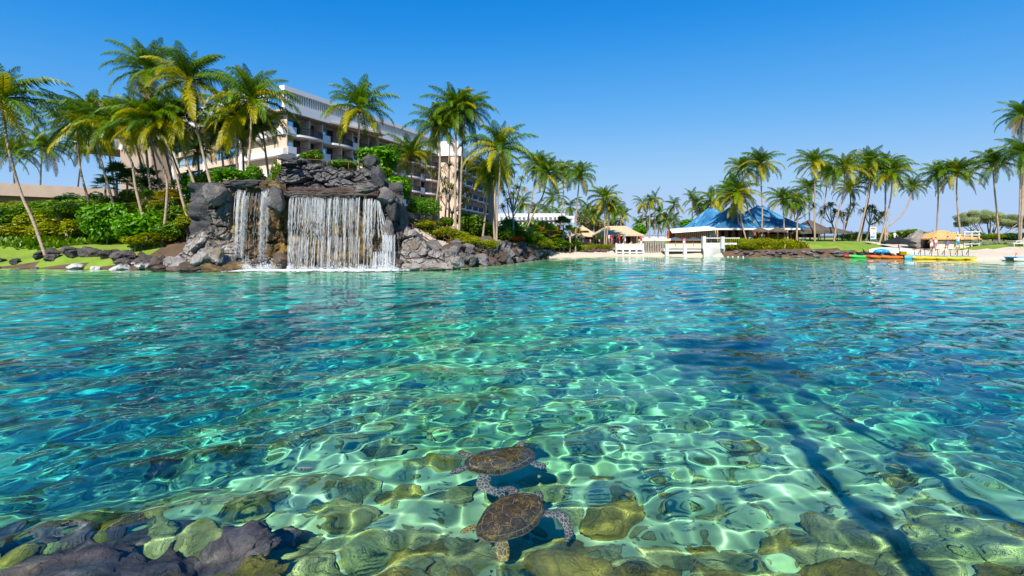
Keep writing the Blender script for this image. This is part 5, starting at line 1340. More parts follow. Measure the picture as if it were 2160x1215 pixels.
for px, h in ((1480, 2.6), (1519, 2.55)): x = rx(px, 62.6); bpart(abt, ab, 'pier', [(x, x+.42, 62.2, 62.7, 1.0, h)], M['white_wall'])
bpart(abt, ab, 'rail', [(xa+.4, xb+1.4, 62.6, 62.75, 2.3, 2.42)], M['white']); bpart(abt, ab, 'rail', [(xa+.4, xb+1.0, 62.6, 62.75, 1.5, 1.75)], M['white'])
for k in range(16): x = xa+.6+k*.27; bpart(abt, ab, 'baluster', [(x, x+.06, 62.64, 62.7, 1.75, 2.3)], M['dark_metal'])

# ---------------------------------------------------------------- parasols and canopies
def para_mesh(n=8, sag=.1, r=1.0, h=.36):
    mb = MB(); vs = [(0, 0, h)]; 
    for ring in (.5, 1.0):
        for k in range(n*2):
            a = math.pi*k/n; rr = ring*(1 if k % 2 == 0 else .93); vs.append((rr*math.cos(a), rr*math.sin(a), h*(1-ring)*(1-.12*ring)-(0 if k % 2 == 0 else .02*ring)))
    m2 = n*2; fs = [(0, 1+k, 1+(k+1) % m2) for k in range(m2)]+[(1+k, 1+m2+k, 1+m2+(k+1) % m2, 1+(k+1) % m2) for k in range(m2)]
    b = len(vs); vs += [(x, y, z-.10) for x, y, z in vs[1+m2:1+2*m2]]; fs += [(1+m2+k, b+k, b+(k+1) % m2, 1+m2+(k+1) % m2) for k in range(m2)]
    mb.add(vs, fs); return mb.mesh('canopy', M['canvas'])
PARA = para_mesh()
mb = MB(); mb.tube([(0, 0, -2.2), (0, 0, .38)], .03, 6); POLE = mb.mesh('pole', M['white'])
def parasol(px, py, Y, Rpx, label, group=None, mt='canvas', hz=.36):
    c = P(px, py, Y); s = Rpx/F*Y; gz = Hs(c.x, Y); t = thing('parasol', label, 'parasol', (c.x, Y, gz), 0, group)
    place('canopy', PARA, t, (0, 0, c.z-gz), (0, 0, rnd.random()), (s, s, s*hz/.36), M[mt]); hh = c.z-gz
    place('pole', POLE, t, (0, 0, hh), (0, 0, 0), (1, 1, hh/2.2))
for i, (px, Y) in enumerate([(1262-8+0*i_, 66) for i_ in range(0)]+[(1363, 66), (1380, 67), (1398, 66), (1425, 66), (1442, 67), (1462, 66), (1478, 67)]):
    parasol(px, 506-(i % 2), Y, 17, 'open white parasol in the row over the white terrace, %s from the left' % ORD[i], 'white parasols over the terrace')
parasol(1198, 516, 66, 9, 'bright blue parasol by the garden at the far beach', None, 'skyblue', .5)
parasol(1603, 487, 65.5, 18, 'dark brown parasol before the left of the restaurant bar', 'brown parasols by the bar', 'canvas_dark', .45)
parasol(1640, 487, 66, 18, 'dark brown parasol before the right of the restaurant bar', 'brown parasols by the bar', 'canvas_dark', .5)
parasol(1895, 511, 60.5, 30, 'wide low black parasol on the grass left of the standing boulder', None, 'black', .42)
t0 = P(1707, 482, 69); ten = thing('canopy_tent', 'brown peaked fabric canopy on poles right of the blue roof', 'canopy', (t0.x, 69, Hs(t0.x, 69)))
for dx, w, h, dz in ((0, 3.2, 1.55, 0), (3.1, 2.6, .75, -.25), (-2.2, 1.8, .7, -.3)):
    s = place('canopy', PARA, ten, (dx, 0, t0.z-Hs(t0.x, 69)+dz-.25), (0, 0, .2), (w, 2.6, h/.36), M['canvas_dark'])
for dx in (-3.2, -1.4, 1.2, 3.0, 5.0):
    mb = MB(); mb.tube([(dx, -1.5, 0), (dx, -1.5, t0.z-Hs(t0.x, 69)-.3)], .06, 6); mb.obj('pole', M['wood_dark'], ten)
bpart(ten, Vector((t0.x, 69, Hs(t0.x, 69))), 'bar_block', [(t0.x-2.5, t0.x-1.2, 69.5, 70.3, 1.8, 3.2)], M['wood']); bpart(ten, Vector((t0.x, 69, Hs(t0.x, 69))), 'side_screen', [(t0.x-.8, t0.x+2.2, 70.5, 70.7, 2.4, 3.5)], M['canvas_dark'])

# stairs and guard rails
st = thing('stairs', 'pale concrete stairs with brown handrails descending right of the waterfall', 'stairs', (-7, 46, 0)); sb = Vector((-7, 46, 0))
TOP, BOT = P(862, 478, 47.5), P(932, 522, 44.2)
ns = 14; dv = (BOT-TOP)/ns; side = Vector((1.0, .05, 0)).normalized()
for i in range(ns):
    c = TOP+dv*(i+.5); c.z = max(c.z, Hs(c.x, c.y)+.12); mb = MB(Matrix.Translation(c-sb) @ Matrix.Rotation(-.75, 4, 'Z')); mb.box(-.9, .9, -.22, .22, -.5, .02); mb.obj('step', M['concrete'], st)
for sgn in (-1, 1):
    off = Vector((.75*sgn, .45*sgn, 0)); mb = MB(Matrix.Translation(-sb))
    for hgt in (.95, .5): mb.tube([TOP+off+Vector((0, 0, hgt)), BOT+off+Vector((0, 0, hgt)), BOT+off+dv*.7+Vector((0, 0, hgt-.05))], .028, 5)
    for k in range(6): q = TOP.lerp(BOT, k/5)+off; mb.tube([q, q+Vector((0, 0, .95))], .028, 5)
    mb.obj('handrail', M['rail_brown'], st)
gr = thing('guard_rail', 'thin rusty guard rail running along the crest of the waterfall', 'railing', (-16, 42.5, 0)); g0 = Vector((-16, 42.5, 0))
mb = MB(Matrix.Translation(-g0)); pl = [P(x, y, 42) for x, y in ((648, 336), (690, 338), (735, 341), (764, 346), (767, 358))]
mb.tube(pl, .03, 5)
for q in pl[:-1]: mb.tube([q, q-Vector((0, 0, 1.1))], .025, 5)
mb.obj('rails', M['rail_brown'], gr)

# ---------------------------------------------------------------- thatched hut
M['thatch'] = mat('thatch', (.68, .42, .17), (.55, .32, .12), 6, .95, .9, 30)
hx = (1990-1080)/F*61; hb = Vector((hx, 61, Hs(hx, 61)))
hut = thing('thatched_hut', 'open beach rental hut with hipped thatch roof and orange posts', 'hut', hb)
z0 = hb.z
def hp(name, boxes, m):
    mb = MB()
    for bx in boxes: mb.box(*bx)
    return mb.obj(name, m, hut)
ze, zr = P(0, 503, 61).z-z0, P(0, 486, 61).z-z0
hip(-3.0, 3.05, -1.9, 2.6, ze, zr, -.35, .55, th=.14, flare=.06).obj('roof', M['thatch'], hut)
mb = MB()
for i in range(700):    # loose thatch ends along the eaves and in courses up the slopes
    s = rnd.choice((0, 0, .2, .4, .6, .8)); u = rnd.random(); sd = rnd.randrange(3)
    e0, e1 = [((-3, -1.9), (3.05, -1.9)), ((-3, 2.6), (-3, -1.9)), ((3.05, -1.9), (3.05, 2.6))][sd]
    x = e0[0]+(e1[0]-e0[0])*u; y = e0[1]+(e1[1]-e0[1])*u; ax = -.35+.9*min(max((x+3)/6, 0), 1)
    q = Vector((x, y, ze)).lerp(Vector((ax, .35, zr)), s); q.z = ze+(zr-ze)*s**1.06+.02; o_ = Vector((x-ax, y-.35, 0)).normalized()
    mb.add([q+Vector((.03, .03, .03)), q-Vector((.03, .03, -.03)), q+o_*.16+Vector((0, 0, -.14))], [(0, 1, 2)])
mb.obj('thatch_ends', M['thatch'], hut)['kind'] = 'stuff'
hp('counter', [(-2.5, 2.0, -1.35, -1.05, 0, .95)], M['cream']); hp('counter_top', [(-2.6, 2.05, -1.5, -.95, .95, 1.02)], M['wood_tan']); hp('back_wall', [(-2.4, 2.6, 1.8, 1.95, 0, ze)], M['wood_tan']); hp('side_wall', [(1.75, 2.6, -1.1, 1.8, 0, ze)], M['wood_tan']); hp('floor', [(-2.9, 2.9, -1.8, 2.3, -.25, .0)], M['concrete'])
for x in (-2.35, -1.85, 1.65): hp('post', [(x, x+.34, -1.0, -.7, 0, ze)], M['orange'])
hp('shelf', [(-1.4, 1.4, 1.4, 1.75, 1.1, 1.16)], M['wood_tan']); hp('notice_board', [(.95, 1.35, -.9, -.85, 1.2, 1.75)], M['white'])
# white storage rack right of the hut
c = P(2042, 533, 60); rk = thing('storage_rack', 'white timber board rack right of the thatched hut', 'rack', (c.x, 60, Hs(c.x, 60))); rkb = (0, 0, 0)
for x in (-.9, 0, .9):
    mb = MB(); mb.box(x-.05, x+.05, -.5, -.4, 0, 1.9); mb.box(x-.05, x+.05, .4, .5, 0, 1.9); mb.obj('upright', M['white'], rk)
for z in (.3, .6, .9, 1.4, 1.8):
    mb = MB(); mb.box(-1, 1, -.56, -.51, z, z+.1); mb.obj('shelf_rail', M['white'], rk)
for k in range(3):
    b_ = thing('paddle_board', 'white paddle board lying on the %s tier of the storage rack' % ('lowest', 'middle', 'top')[k], 'paddle board', (c.x, 59.9, Hs(c.x, 60)+.36+k*.3))
    mb = MB(); mb.ball((0, 0, 0), (1.25, .36, .06), 14, 6); mb.obj('board', M['white'], b_)

# banner
c = P(1842, 508, 62); bn = thing('banner', 'upright white beach banner with red boat emblem beside the pale trunk', 'banner', (c.x, 62, Hs(c.x, 62)))
mb = MB(); mb.tube([(-.36, 0, 0), (-.36, 0, 2.3)], .03, 5); mb.tube([(.36, 0, 0), (.36, 0, 2.3)], .03, 5); mb.obj('poles', M['white'], bn)
mb = MB(); mb.box(-.34, .34, -.01, .01, .75, 2.3); mb.obj('cloth', M['canvas'], bn)
mb = MB(); mb.prism([(-.3, -.022), (.3, -.022), (.3, -.012), (-.3, -.012)], 2.0, 2.2); mb.obj('heading_strip', M['orange'], bn)
def flat(name, poly, m, parent, y=-.016):
    mb = MB(); mb.add([(x, y, z) for x, z in poly], [tuple(range(len(poly)))]); return mb.obj(name, m, parent)
flat('emblem', [(-.18, 1.32), (.1, 1.36), (.22, 1.52), (.05, 1.5)], M['red'], bn); flat('emblem', [(-.05, 1.55), (.18, 1.6), (.06, 1.72)], M['red'], bn); flat('emblem', [(-.32, .85), (.1, .85), (.3, 1.25), (-.05, 1.12), (-.32, 1.2)], M['blue'], bn, -.018); flat('emblem', [(-.1, .92), (.25, 1.0), (.1, 1.1)], M['grey'], bn, -.02)

# ---------------------------------------------------------------- boats
def hull_mesh(L, W, H, rock_=.12, n=16, closed=True):
    mb = MB(); mb.sm = True; vs, fs = [], []
    for i in range(n+1):
        u = i/n*2-1; w = W/2*(1-abs(u)**2.6)**.7+.004; z = H*.25+rock_*u*u
        for k in range(8):
            a = math.pi*2*k/8; vs.append((u*L/2, w*math.cos(a), z+H*.5*math.sin(a)*(1-.4*abs(u)**3)))
    for i in range(n):
        for k in range(8): fs.append((i*8+k, i*8+(k+1) % 8, i*8+8+(k+1) % 8, i*8+8+k))
    mb.add(vs, fs); return mb
def float_y(px, off=-.55):
    for Y in np.arange(48, 66, .1):
        x = (px-1080)/F*Y
        if float(shore_dist(np.array([x]), np.array([Y]))[0]) > off: return float(Y)
    return 57.0
def kayak(px, py, Y, rz, col, label, L=3.2, seat=True, group='kayaks drawn up along the waterline'):
    Y = float_y(px)+(Y-56.6)*.6; c = P(px, py, Y); t = thing('kayak', label, 'kayak', (c.x, Y, .06), rz, group)
    hull_mesh(L, .75, .42).obj('hull', M[col], t)
    if seat:
        for dx in (-.45, .55):
            mb = MB(); mb.box(dx-.22, dx+.22, -.22, .22, .26, .36); mb.box(dx-.28, dx-.2, -.22, .22, .3, .62); mb.obj('seat', M['black'], t)
K = [(1806, 545, 57.6, .15, 'red', 'red kayak mostly hidden, at the far left end of the boats'), (1822, 546, 56.6, -.1, 'green', 'bright green kayak at the left end of the boats'), (1828, 541, 58, .1, 'yellow', 'yellow kayak lying just behind the green one'),
     (1850, 545, 57.5, .2, 'red', 'red kayak between the green and orange ones'), (1864, 546, 56.4, .05, 'orange', 'orange kayak below the blue float'), (1889, 546, 56.2, .0, 'orange', 'orange kayak beside the light blue pedal boat')]
for px, py, Y, rz, col, lb in K: kayak(px, py, Y, rz, col, lb)
def waterbike(px, Y, label, col='yellow'):
    Y = float_y(px)+(Y-56)*2; c = P(px, 548, Y); t = thing('water_bike', label, 'water bike', (c.x, Y, .05), rnd.uniform(-.1, .1), 'water bikes along the sand')
    for dy in (-.45, .45):
        mb = hull_mesh(2.0, .46, .38, .1); mb.v = [(x, y+dy, z) for x, y, z in mb.v]; mb.obj('float', M[col], t)
    mb = MB(); mb.box(-.5, .7, -.5, .5, .3, .36); mb.obj('deck', M['skyblue'], t)
    mb = MB(); mb.tube([(-.35, 0, .35), (-.4, 0, 1.05)], .03, 5); mb.box(-.55, -.25, -.1, .1, 1.05, 1.12); mb.obj('saddle', M['black'], t)
    mb = MB(); mb.tube([(.35, 0, .35), (.45, 0, 1.3)], .03, 5); mb.tube([(.45, -.28, 1.32), (.45, .28, 1.32)], .025, 5); mb.tube([(.1, 0, .5), (.35, 0, .95)], .03, 5); mb.obj('handlebar', M['black'], t)
waterbike(1935, 56.0, 'yellow water bike right beside the light blue pedal boat'); waterbike(1958, 56.1, 'yellow water bike, second from the light blue pedal boat'); waterbike(1985, 56.0, 'yellow water bike before the middle of the thatched hut'); waterbike(2012, 56.1, 'yellow water bike before the right corner of the hut')
waterbike(2036, 56.4, 'yellow water bike at the right end of the line')
yb = float_y(1914); c = P(1914, 546, yb); t = thing('pedal_boat', 'light blue pedal boat between the orange kayaks and yellow water bikes', 'pedal boat', (c.x, yb, .03), .1)
for dy in (-.5, .5):
    mb = hull_mesh(1.7, .55, .6, .06); mb.v = [(x, y+dy, z) for x, y, z in mb.v]; mb.obj('float', M['skyblue'], t)
mb = MB(); mb.box(-.5, .4, -.5, .5, .4, .5); mb.box(-.6, -.5, -.5, .5, .45, .85); mb.obj('seat', M['yellow'], t)
mb = MB(); mb.tube([(-.7, .2, .6), (-.9, .2, 1.6)], .035, 5); mb.obj('paddle', M['rail_brown'], t)
for i, (px, py, Y, L, lb) in enumerate([(1868, 527, 58.6, 3.6, 'long white covered boat hull on a stand, left of a pair'), (1902, 529, 58.4, 3.4, 'white covered boat hull on a stand, right of a pair')]):
    c = P(px, py+5, Y); gz = Hs(c.x, Y); t = thing('covered_boat', lb, 'boat', (c.x, Y, gz), .05, 'white covered boats')
    hz_ = c.z-gz-.15
    mb = hull_mesh(L*1.15, 1.2, 1.0, -.06); mb.v = [(x, y, z+hz_) for x, y, z in mb.v]; mb.obj('hull', M['white'], t)
    for dx in (-1, 1): mb = MB(); mb.box(dx-.06, dx+.06, -.5, .5, 0, hz_+.1); mb.obj('stand', M['wood_tan'], t)
c = P(1860, 534, 57.9); t = thing('blue_float', 'bright blue inflatable float lying under the left white boat', 'float', (c.x, 57.9, Hs(c.x, 57.9)+.35), .05)
mb = MB(); mb.ball((0, 0, 0), (.95, .5, .34), 14, 8); mb.obj('tube', M['blue'], t)
for dx in (-.5, .2): mb = MB(); mb.ball((dx, -.45, .06), (.07, .07, .07), 6, 4); mb.obj('valve', M['white'], t)
c = P(1824, 534, 58.2); t = thing('black_sail', 'small folded black sail sticking up behind the kayaks', 'sail', (c.x, 58.2, Hs(c.x, 58.2)))
mb = MB(); mb.add([(-.3, 0, 1.0), (.25, .03, .35), (.05, .05, .15), (-.3, .02, 1.0), (.25, .07, .35), (.05, .1, .15)], [(0, 1, 2), (5, 4, 3), (0, 3, 4, 1), (1, 4, 5, 2), (2, 5, 3, 0)]); mb.obj('cloth', M['black'], t)
mb = MB(); mb.tube([(-.05, .04, 0), (-.26, .02, 1.0)], .02, 5); mb.obj('mast', M['dark_metal'], t)
yb = float_y(2146); c = P(2146, 549, yb); t = thing('catamaran', 'small white catamaran with red flag at the right edge of the beach', 'catamaran', (c.x, yb, .05), .1)
for dy in (-.7, .7):
    mb = hull_mesh(2.6, .36, .4, .06); mb.v = [(x, y+dy, z) for x, y, z in mb.v]; mb.obj('hull', M['white'], t)
mb = MB(); mb.box(-.8, .8, -.7, .7, .32, .38); mb.obj('deck', M['skyblue'], t); mb = MB(); mb.tube([(-1.1, -.7, .2), (-1.1, -.7, .85)], .02, 5); mb.add([(-1.1, -.7, .85), (-.85, -.7, .75), (-1.1, -.7, .62)], [(0, 1, 2)]); mb.obj('flag', M['red'], t)
def lounger(px, Y, label):
    c = P(px, 535, Y); t = thing('beach_lounger', label, 'lounger', (c.x, Y, Hs(c.x, Y)), rnd.uniform(-.2, .2), 'beach loungers at the right edge')
    mb = MB(); mb.box(-.9, .3, -.3, .3, .3, .38); mb.obj('seat', M['canvas'], t)
    mb = MB(); mb.add([(.3, -.3, .34), (.3, .3, .34), (.75, .3, .95), (.75, -.3, .95), (.35, -.3, .28), (.35, .3, .28), (.8, .3, .9), (.8, -.3, .9)], [(0, 1, 2, 3), (7, 6, 5, 4), (0, 4, 5, 1), (1, 5, 6, 2), (2, 6, 7, 3), (3, 7, 4, 0)]); mb.obj('backrest', M['concrete'], t)
    for x in (-.8, .25):
        for y in (-.26, .26): mb = MB(); mb.box(x-.03, x+.03, y-.03, y+.03, 0, .3); mb.obj('leg', M['white'], t)
lounger(2150, 57, 'beige lounger on the sand at the right edge, the nearer one'); lounger(2154, 58.5, 'beige lounger on the sand at the right edge, the farther one')
# floating line of small buoys
for i in range(9):
    c = P(1486+i*10+rnd.uniform(-2, 2), 543.5, 60); t = place('buoy', NUT, None, (c.x, min(60, 61.0-.12*i), .03), (0, 0, 0), (.9, .9, .7), M['white']); tag(t, 'little white buoy on the line below the stucco abutment', 'buoy', 'buoys on the swimming line')

# ---------------------------------------------------------------- people
def person(x, y, rz, label, shirt, shorts, h=1.7, arm=.25, lean=0.0, stride=.12, z=None, legs='skin', group=None):
    z = Hs(x, y) if z is None else z
    t = thing('person', label, 'person', (x, y, z), rz, group)
    me = bpy.data.meshes.new('body'); k = h/1.7
    J = [(0, 0, .93), (0, lean*.2, 1.15), (0, lean*.5, 1.38), (0, lean*.6, 1.47), (0, lean*.75, 1.60), (0, lean*.75, 1.68),
         (-.10, 0, .86), (-.11, -stride*.5, .50), (-.11, -stride, .06), (-.11, -stride-.14, .03), (.10, 0, .86), (.11, stride*.3, .50), (.11, stride, .06), (.11, stride-.14, .03),
         (-.19, lean*.5, 1.38), (-.25, lean*.5-arm*.3, 1.12), (-.22, lean*.5-arm, .92), (-.22, lean*.5-arm*1.15, .84), (.19, lean*.5, 1.38), (.25, lean*.5-arm*.5, 1.13), (.2, lean*.5-arm*1.4, 1.0), (.19, lean*.5-arm*1.7, .96)]
    E = [(0, 1), (1, 2), (2, 3), (3, 4), (4, 5), (0, 6), (6, 7), (7, 8), (8, 9), (0, 10), (10, 11), (11, 12), (12, 13), (2, 14), (14, 15), (15, 16), (16, 17), (2, 18), (18, 19), (19, 20), (20, 21)]
    rad = [.15, .135, .15, .055, .095, .07, .09, .062, .042, .04, .09, .062, .042, .04, .062, .045, .034, .03, .062, .045, .034, .03]
    me.from_pydata([(a*k, b_*k, c_*k) for a, b_, c_ in J], E, [])
    o = bpy.data.objects.new('body', me); COL.objects.link(o)
    sk = o.modifiers.new('skin', 'SKIN'); ss = o.modifiers.new('sub', 'SUBSURF'); ss.levels = 1
    for v, r_ in zip(me.skin_vertices[0].data, rad): v.radius = (r_*k, r_*k*.85)
    me.skin_vertices[0].data[0].use_root = True
    dg = bpy.context.evaluated_depsgraph_get(); m2 = bpy.data.meshes.new_from_object(o.evaluated_get(dg)); COL.objects.unlink(o); bpy.data.objects.remove(o)
    m2.name = 'body'; m2.materials.clear()
    for mm in (M['skin'], M[shirt], M[shorts], M['hair']): m2.materials.append(mm)
    for p in m2.polygons:
        c_ = p.center/k; p.use_smooth = True
        if c_.z > 1.62 or (c_.z > 1.55 and c_.y > lean*.75+.02): p.material_index = 3
        elif 1.0 < c_.z < 1.44 and abs(c_.x) < .2: p.material_index = 1
        elif .58 < c_.z <= 1.0 and abs(c_.x) < .19: p.material_index = 2
    place('body', m2, t)
def pp_(px, Y): return (px-1080)/F*Y
person(pp_(1965, 59.3), 59.3, 2.9, 'bare shouldered person in white shorts at the left of the hut counter', 'skin', 'shirt_white', 1.65)
person(pp_(1974, 59.2), 59.2, 3.3, 'person in pale top and pink shorts leaning on the hut counter', 'shirt_white', 'pink', 1.75, .35)
person(pp_(1999, 59.4), 59.4, 3.1, 'person in orange shirt and blue shorts at the hut counter', 'orange', 'shorts_blue', 1.75)
person(pp_(2020, 59.2), 59.2, 2.2, 'person in pale shirt and aqua shorts stepping by the hut corner', 'shirt_white', 'shorts_aqua', 1.75, .3, .0, .3)
person(pp_(1871, 68), 68, .4, 'bare chested walker on the path beyond the curved palms', 'skin', 'grey', 1.75)
person(pp_(1887, 69), 69, .2, 'walker in white dress on the path left of the green bush', 'shirt_white', 'shirt_white', 1.6)
person(pp_(1903, 70), 70, .2, 'walker in dark clothes on the path left of the green bush', 'black', 'grey', 1.7)
person(pp_(1967, 70), 70, .3, 'walker with dark hat on the path behind the thatched hut', 'grey', 'black', 1.75)
person(pp_(1668, 68.5), 68.5, 1.0, 'person in grey shirt standing before the restaurant bar', 'grey', 'grey', 1.75)
person(pp_(1694, 68.3), 68.3, 2.0, 'person in pink top by the brown canopy', 'pink', 'shorts_blue', 1.7)
person(pp_(1728, 68.3), 68.3, 2.0, 'person in white at the right side of the brown canopy', 'shirt_white', 'shirt_white', 1.7)
for i, (px, a, b_, w) in enumerate([(1226, 'shirt_white', 'shorts_blue', 'white shirt and blue shorts'), (1258, 'grey', 'black', 'grey shirt and black shorts'), (1284, 'shirt_white', 'grey', 'white shirt and grey shorts'), (1291, 'red', 'pink', 'red top and pink shorts'), (1307, 'orange', 'red', 'orange top and red shorts'), (1318, 'skyblue', 'shirt_white', 'light blue top')]):
    person(pp_(px, 69), 69, i, 'small figure in %s behind the far beach hedge' % w, a, b_, 1.7)
for i, (px, a, w) in enumerate([(1352, 'red', 'red'), (1443, 'pink', 'pink')]):
    person(pp_(px, 64.8), 64.8, 2+i, 'person in %s standing on the white terrace walk' % w, a, 'shirt_white', 1.65, z=1.0)
# ---------------------------------------------------------------- sea turtles
def scalemat(name, dark, light, scale, spread=.05, warm=None, coord='Object', vein=(.0, .07)):
    m, nt, b = newmat(name)
    co = N(nt, 'ShaderNodeTexCoord').outputs['Object']
    vo = N(nt, 'ShaderNodeTexVoronoi', Scale=scale, feature='DISTANCE_TO_EDGE'); nt.links.new(co, vo.inputs['Vector'])
    n1 = N(nt, 'ShaderNodeTexNoise', Scale=9, Detail=5); nt.links.new(co, n1.inputs['Vector'])
    cell = ramp(nt, n1.outputs['Fac'], [(.4, dark), (.65, warm or dark)])
    f = ramp(nt, vo.outputs['Distance'], [(vein[0]+.015, (1, 1, 1)), (vein[1], (0, 0, 0))])
    x = N(nt, 'ShaderNodeMix', data_type='RGBA'); nt.links.new(f, x.inputs[0]); nt.links.new(cell, x.inputs[6]); x.inputs[7].default_value = (*light, 1)
    nt.links.new(x.outputs[2], b.inputs['Base Color']); b.inputs['Roughness'].default_value = .5
    bp = N(nt, 'ShaderNodeBump', Strength=.4, Distance=.01); nt.links.new(vo.outputs['Distance'], bp.inputs['Height']); nt.links.new(bp.outputs[0], b.inputs['Normal'])
    return m
M['turtle_skin'] = scalemat('turtle_scales', (.055, .05, .05), (.55, .47, .36), 24, warm=(.13, .09, .06))
M['turtle_gold'] = scalemat('turtle_scales_golden', (.16, .09, .02), (.70, .52, .16), 22, warm=(.34, .2, .03))
m, nt, b = newmat('scute')
co = N(nt, 'ShaderNodeTexCoord').outputs['Object']
n1 = N(nt, 'ShaderNodeTexNoise', Scale=5, Detail=7, Roughness=.75, Distortion=2.2); nt.links.new(co, n1.inputs['Vector'])
n2 = N(nt, 'ShaderNodeTexNoise', Scale=26, Detail=5, Roughness=.7, Distortion=1.2); nt.links.new(co, n2.inputs['Vector'])
ad = N(nt, 'ShaderNodeMath', operation='MULTIPLY_ADD'); ad.inputs[1].default_value = .55; nt.links.new(n2.outputs['Fac'], ad.inputs[0]); nt.links.new(n1.outputs['Fac'], ad.inputs[2])
nt.links.new(ramp(nt, ad.outputs[0], [(.55, (.022, .016, .012)), (.76, (.07, .045, .018)), (.88, (.20, .13, .03)), (1.0, (.52, .38, .07))]), b.inputs['Base Color'])
b.inputs['Roughness'].default_value = .7; b.inputs['Specular IOR Level'].default_value = .15
M['scute'] = m
M['seam'] = mat('pale_seam', (.36, .31, .23), (.22, .18, .12), 12, .6)
M['eye'] = mat('turtle_eye', (.01, .01, .01), None, rough=.1)

def shell_r(t):
    """plan outline: blunt at the neck, tapering to the tail; t is the angle from the head"""
    c, s = math.cos(t), math.sin(t)
    return 1/math.sqrt((c/(.46 if c > 0 else .52))**2+(s/.32)**2)*(1-.07*max(0, -c)**2*abs(s)*2+.03*max(c, 0)**3)
def shell_z(x, y):
    t = math.atan2(y, x); q = min(math.hypot(x, y)/shell_r(t), 1)
    return .205*(1-q**2.3)**.62+.018*math.exp(-(y/.03)**2)*(1-q**2)
def scute_mesh(poly, rows=4):
    cx = sum(p[0] for p in poly)/len(poly); cy_ = sum(p[1] for p in poly)/len(poly)
    dense = []
    for i in range(len(poly)):
        a, c = poly[i], poly[(i+1) % len(poly)]
        for k in range(5): dense.append((a[0]+(c[0]-a[0])*k/5, a[1]+(c[1]-a[1])*k/5))
    # pull the edge in so that the pale seam shows
    mb = MB(); mb.sm = True; n = len(dense); vs = []
    for f, dz in ((1.0, -.012), (1.0, .004), (.86, .0075), (.5, .009)):
        for x, y in dense:
            d = math.hypot(x-cx, y-cy_); g_ = f*(1-.0032/max(d, .02))
            X, Y_ = cx+(x-cx)*g_, cy_+(y-cy_)*g_; vs.append((X, Y_, shell_z(X, Y_)+dz))
    vs.append((cx, cy_, shell_z(cx, cy_)+.010)); fs = []
    for r_ in range(3):
        for i in range(n): fs.append((r_*n+i, r_*n+(i+1) % n, r_*n+n+(i+1) % n, r_*n+n+i))
    for i in range(n): fs.append((3*n+i, 3*n+(i+1) % n, 4*n))
    mb.add(vs, fs); return mb.mesh('scute', M['scute'])
def pol(t, q): r_ = shell_r(t)*q; return (r_*math.cos(t), r_*math.sin(t))
SC = []
vx = [.40, .255, .075, -.115, -.285, -.43]                       # five plates down the middle
vw = [.085, .105, .125, .115, .085, .03]
hexx = lambda i: [(vx[i], vw[i]*.62), ((vx[i]+vx[i+1])/2, vw[i]*1.05+.012), (vx[i+1], vw[i+1]*.62), (vx[i+1], -vw[i+1]*.62), ((vx[i]+vx[i+1])/2, -vw[i]*1.05-.012), (vx[i], -vw[i]*.62)]
for i in range(4): SC.append(hexx(i))
SC.append([(vx[4], vw[4]*.62), ((vx[4]+vx[5])/2, vw[4]*1.05+.012), pol(2.82, .862), pol(3.0, .866), pol(3.1416, .866), pol(-3.0, .866), pol(-2.82, .862), ((vx[4]+vx[5])/2, -vw[4]*1.05-.012), (vx[4], -vw[4]*.62)])
cost_t = [.36, 1.02, 1.66, 2.22, 2.82]                                # four plates on each side
for sg in (1, -1):
    inner = []
    for i in range(6): inner.append((vx[i], sg*vw[i]*.62))
    mids = [((vx[i]+vx[i+1])/2, sg*(vw[i]*1.05+.012)) for i in range(5)]
    outer = [pol(sg*t, .862) for t in cost_t]
    for i in range(4):
        om = pol(sg*(cost_t[i]+cost_t[i+1])/2, .866)
        a = [mids[i], inner[i+1], mids[i+1], outer[i+1], om, outer[i]]
        SC.append(a if sg < 0 else a[::-1])
NM = 25
for i in range(NM):
    t0, t1 = 2*math.pi*i/NM, 2*math.pi*(i+1)/NM
    SC.append([pol(t0, .868), pol(t0, .995), pol(t1, .995), pol(t1, .868)])
SCM = [scute_mesh(p) for p in SC]
mb = MB(); mb.sm = True; vs, fs = [], []; NT, NR = 60, 14
for j in range(NR+1):
    for i in range(NT):
        t = 2*math.pi*i/NT; q = max(.002, j/NR); x, y = pol(t, q*1.0); vs.append((x, y, shell_z(x*.995, y*.995)))
for i in range(NT):
    t = 2*math.pi*i/NT; x, y = pol(t, 1.0); vs.append((x*.97, y*.97, -.025))
for i in range(NT):
    t = 2*math.pi*i/NT; x, y = pol(t, .5); vs.append((x, y, -.10))
for j in range(NR+2):
    for i in range(NT): fs.append((j*NT+i, (j+1)*NT+i, (j+1)*NT+(i+1) % NT, j*NT+(i+1) % NT))
fs.append(tuple((NR+2)*NT+i for i in range(NT)))
mb.add(vs, fs); CARA = mb.mesh('carapace', M['seam'])

def flipper(pts, widths, th, M_):
    """flat tapering paddle along a bent centre line; widths to the front and rear edge"""
    mb = MB(); mb.sm = True
    P_ = smooth_path(pts, 16); n = len(P_); vs, fs = [], []
    for i, p in enumerate(P_):
        u = i/(n-1); d = (P_[min(i+1, n-1)]-P_[max(i-1, 0)]).normalized(); side = Vector((-d.y, d.x, 0)).normalized()
        k = u*(len(widths)-1); a = min(int(k), len(widths)-2); w = widths[a]+(widths[a+1]-widths[a])*(k-a); tt = th*(1-.65*u)*(1 if u < .97 else .3)
        for c_, s_ in ((1, 0), (.72, .75), (0, 1), (-.72, .75), (-1, 0), (-.72, -.75), (0, -1), (.72, -.75)):
            vs.append(p+side*w*c_+Vector((0, 0, tt*s_)))
    for i in range(n-1):
        for k in range(8): fs.append((i*8+k, i*8+(k+1) % 8, i*8+8+(k+1) % 8, i*8+8+k))
    fs.append(tuple(range(8))); fs.append(tuple((n-1)*8+k for k in reversed(range(8))))
    mb.add(vs, fs); return mb
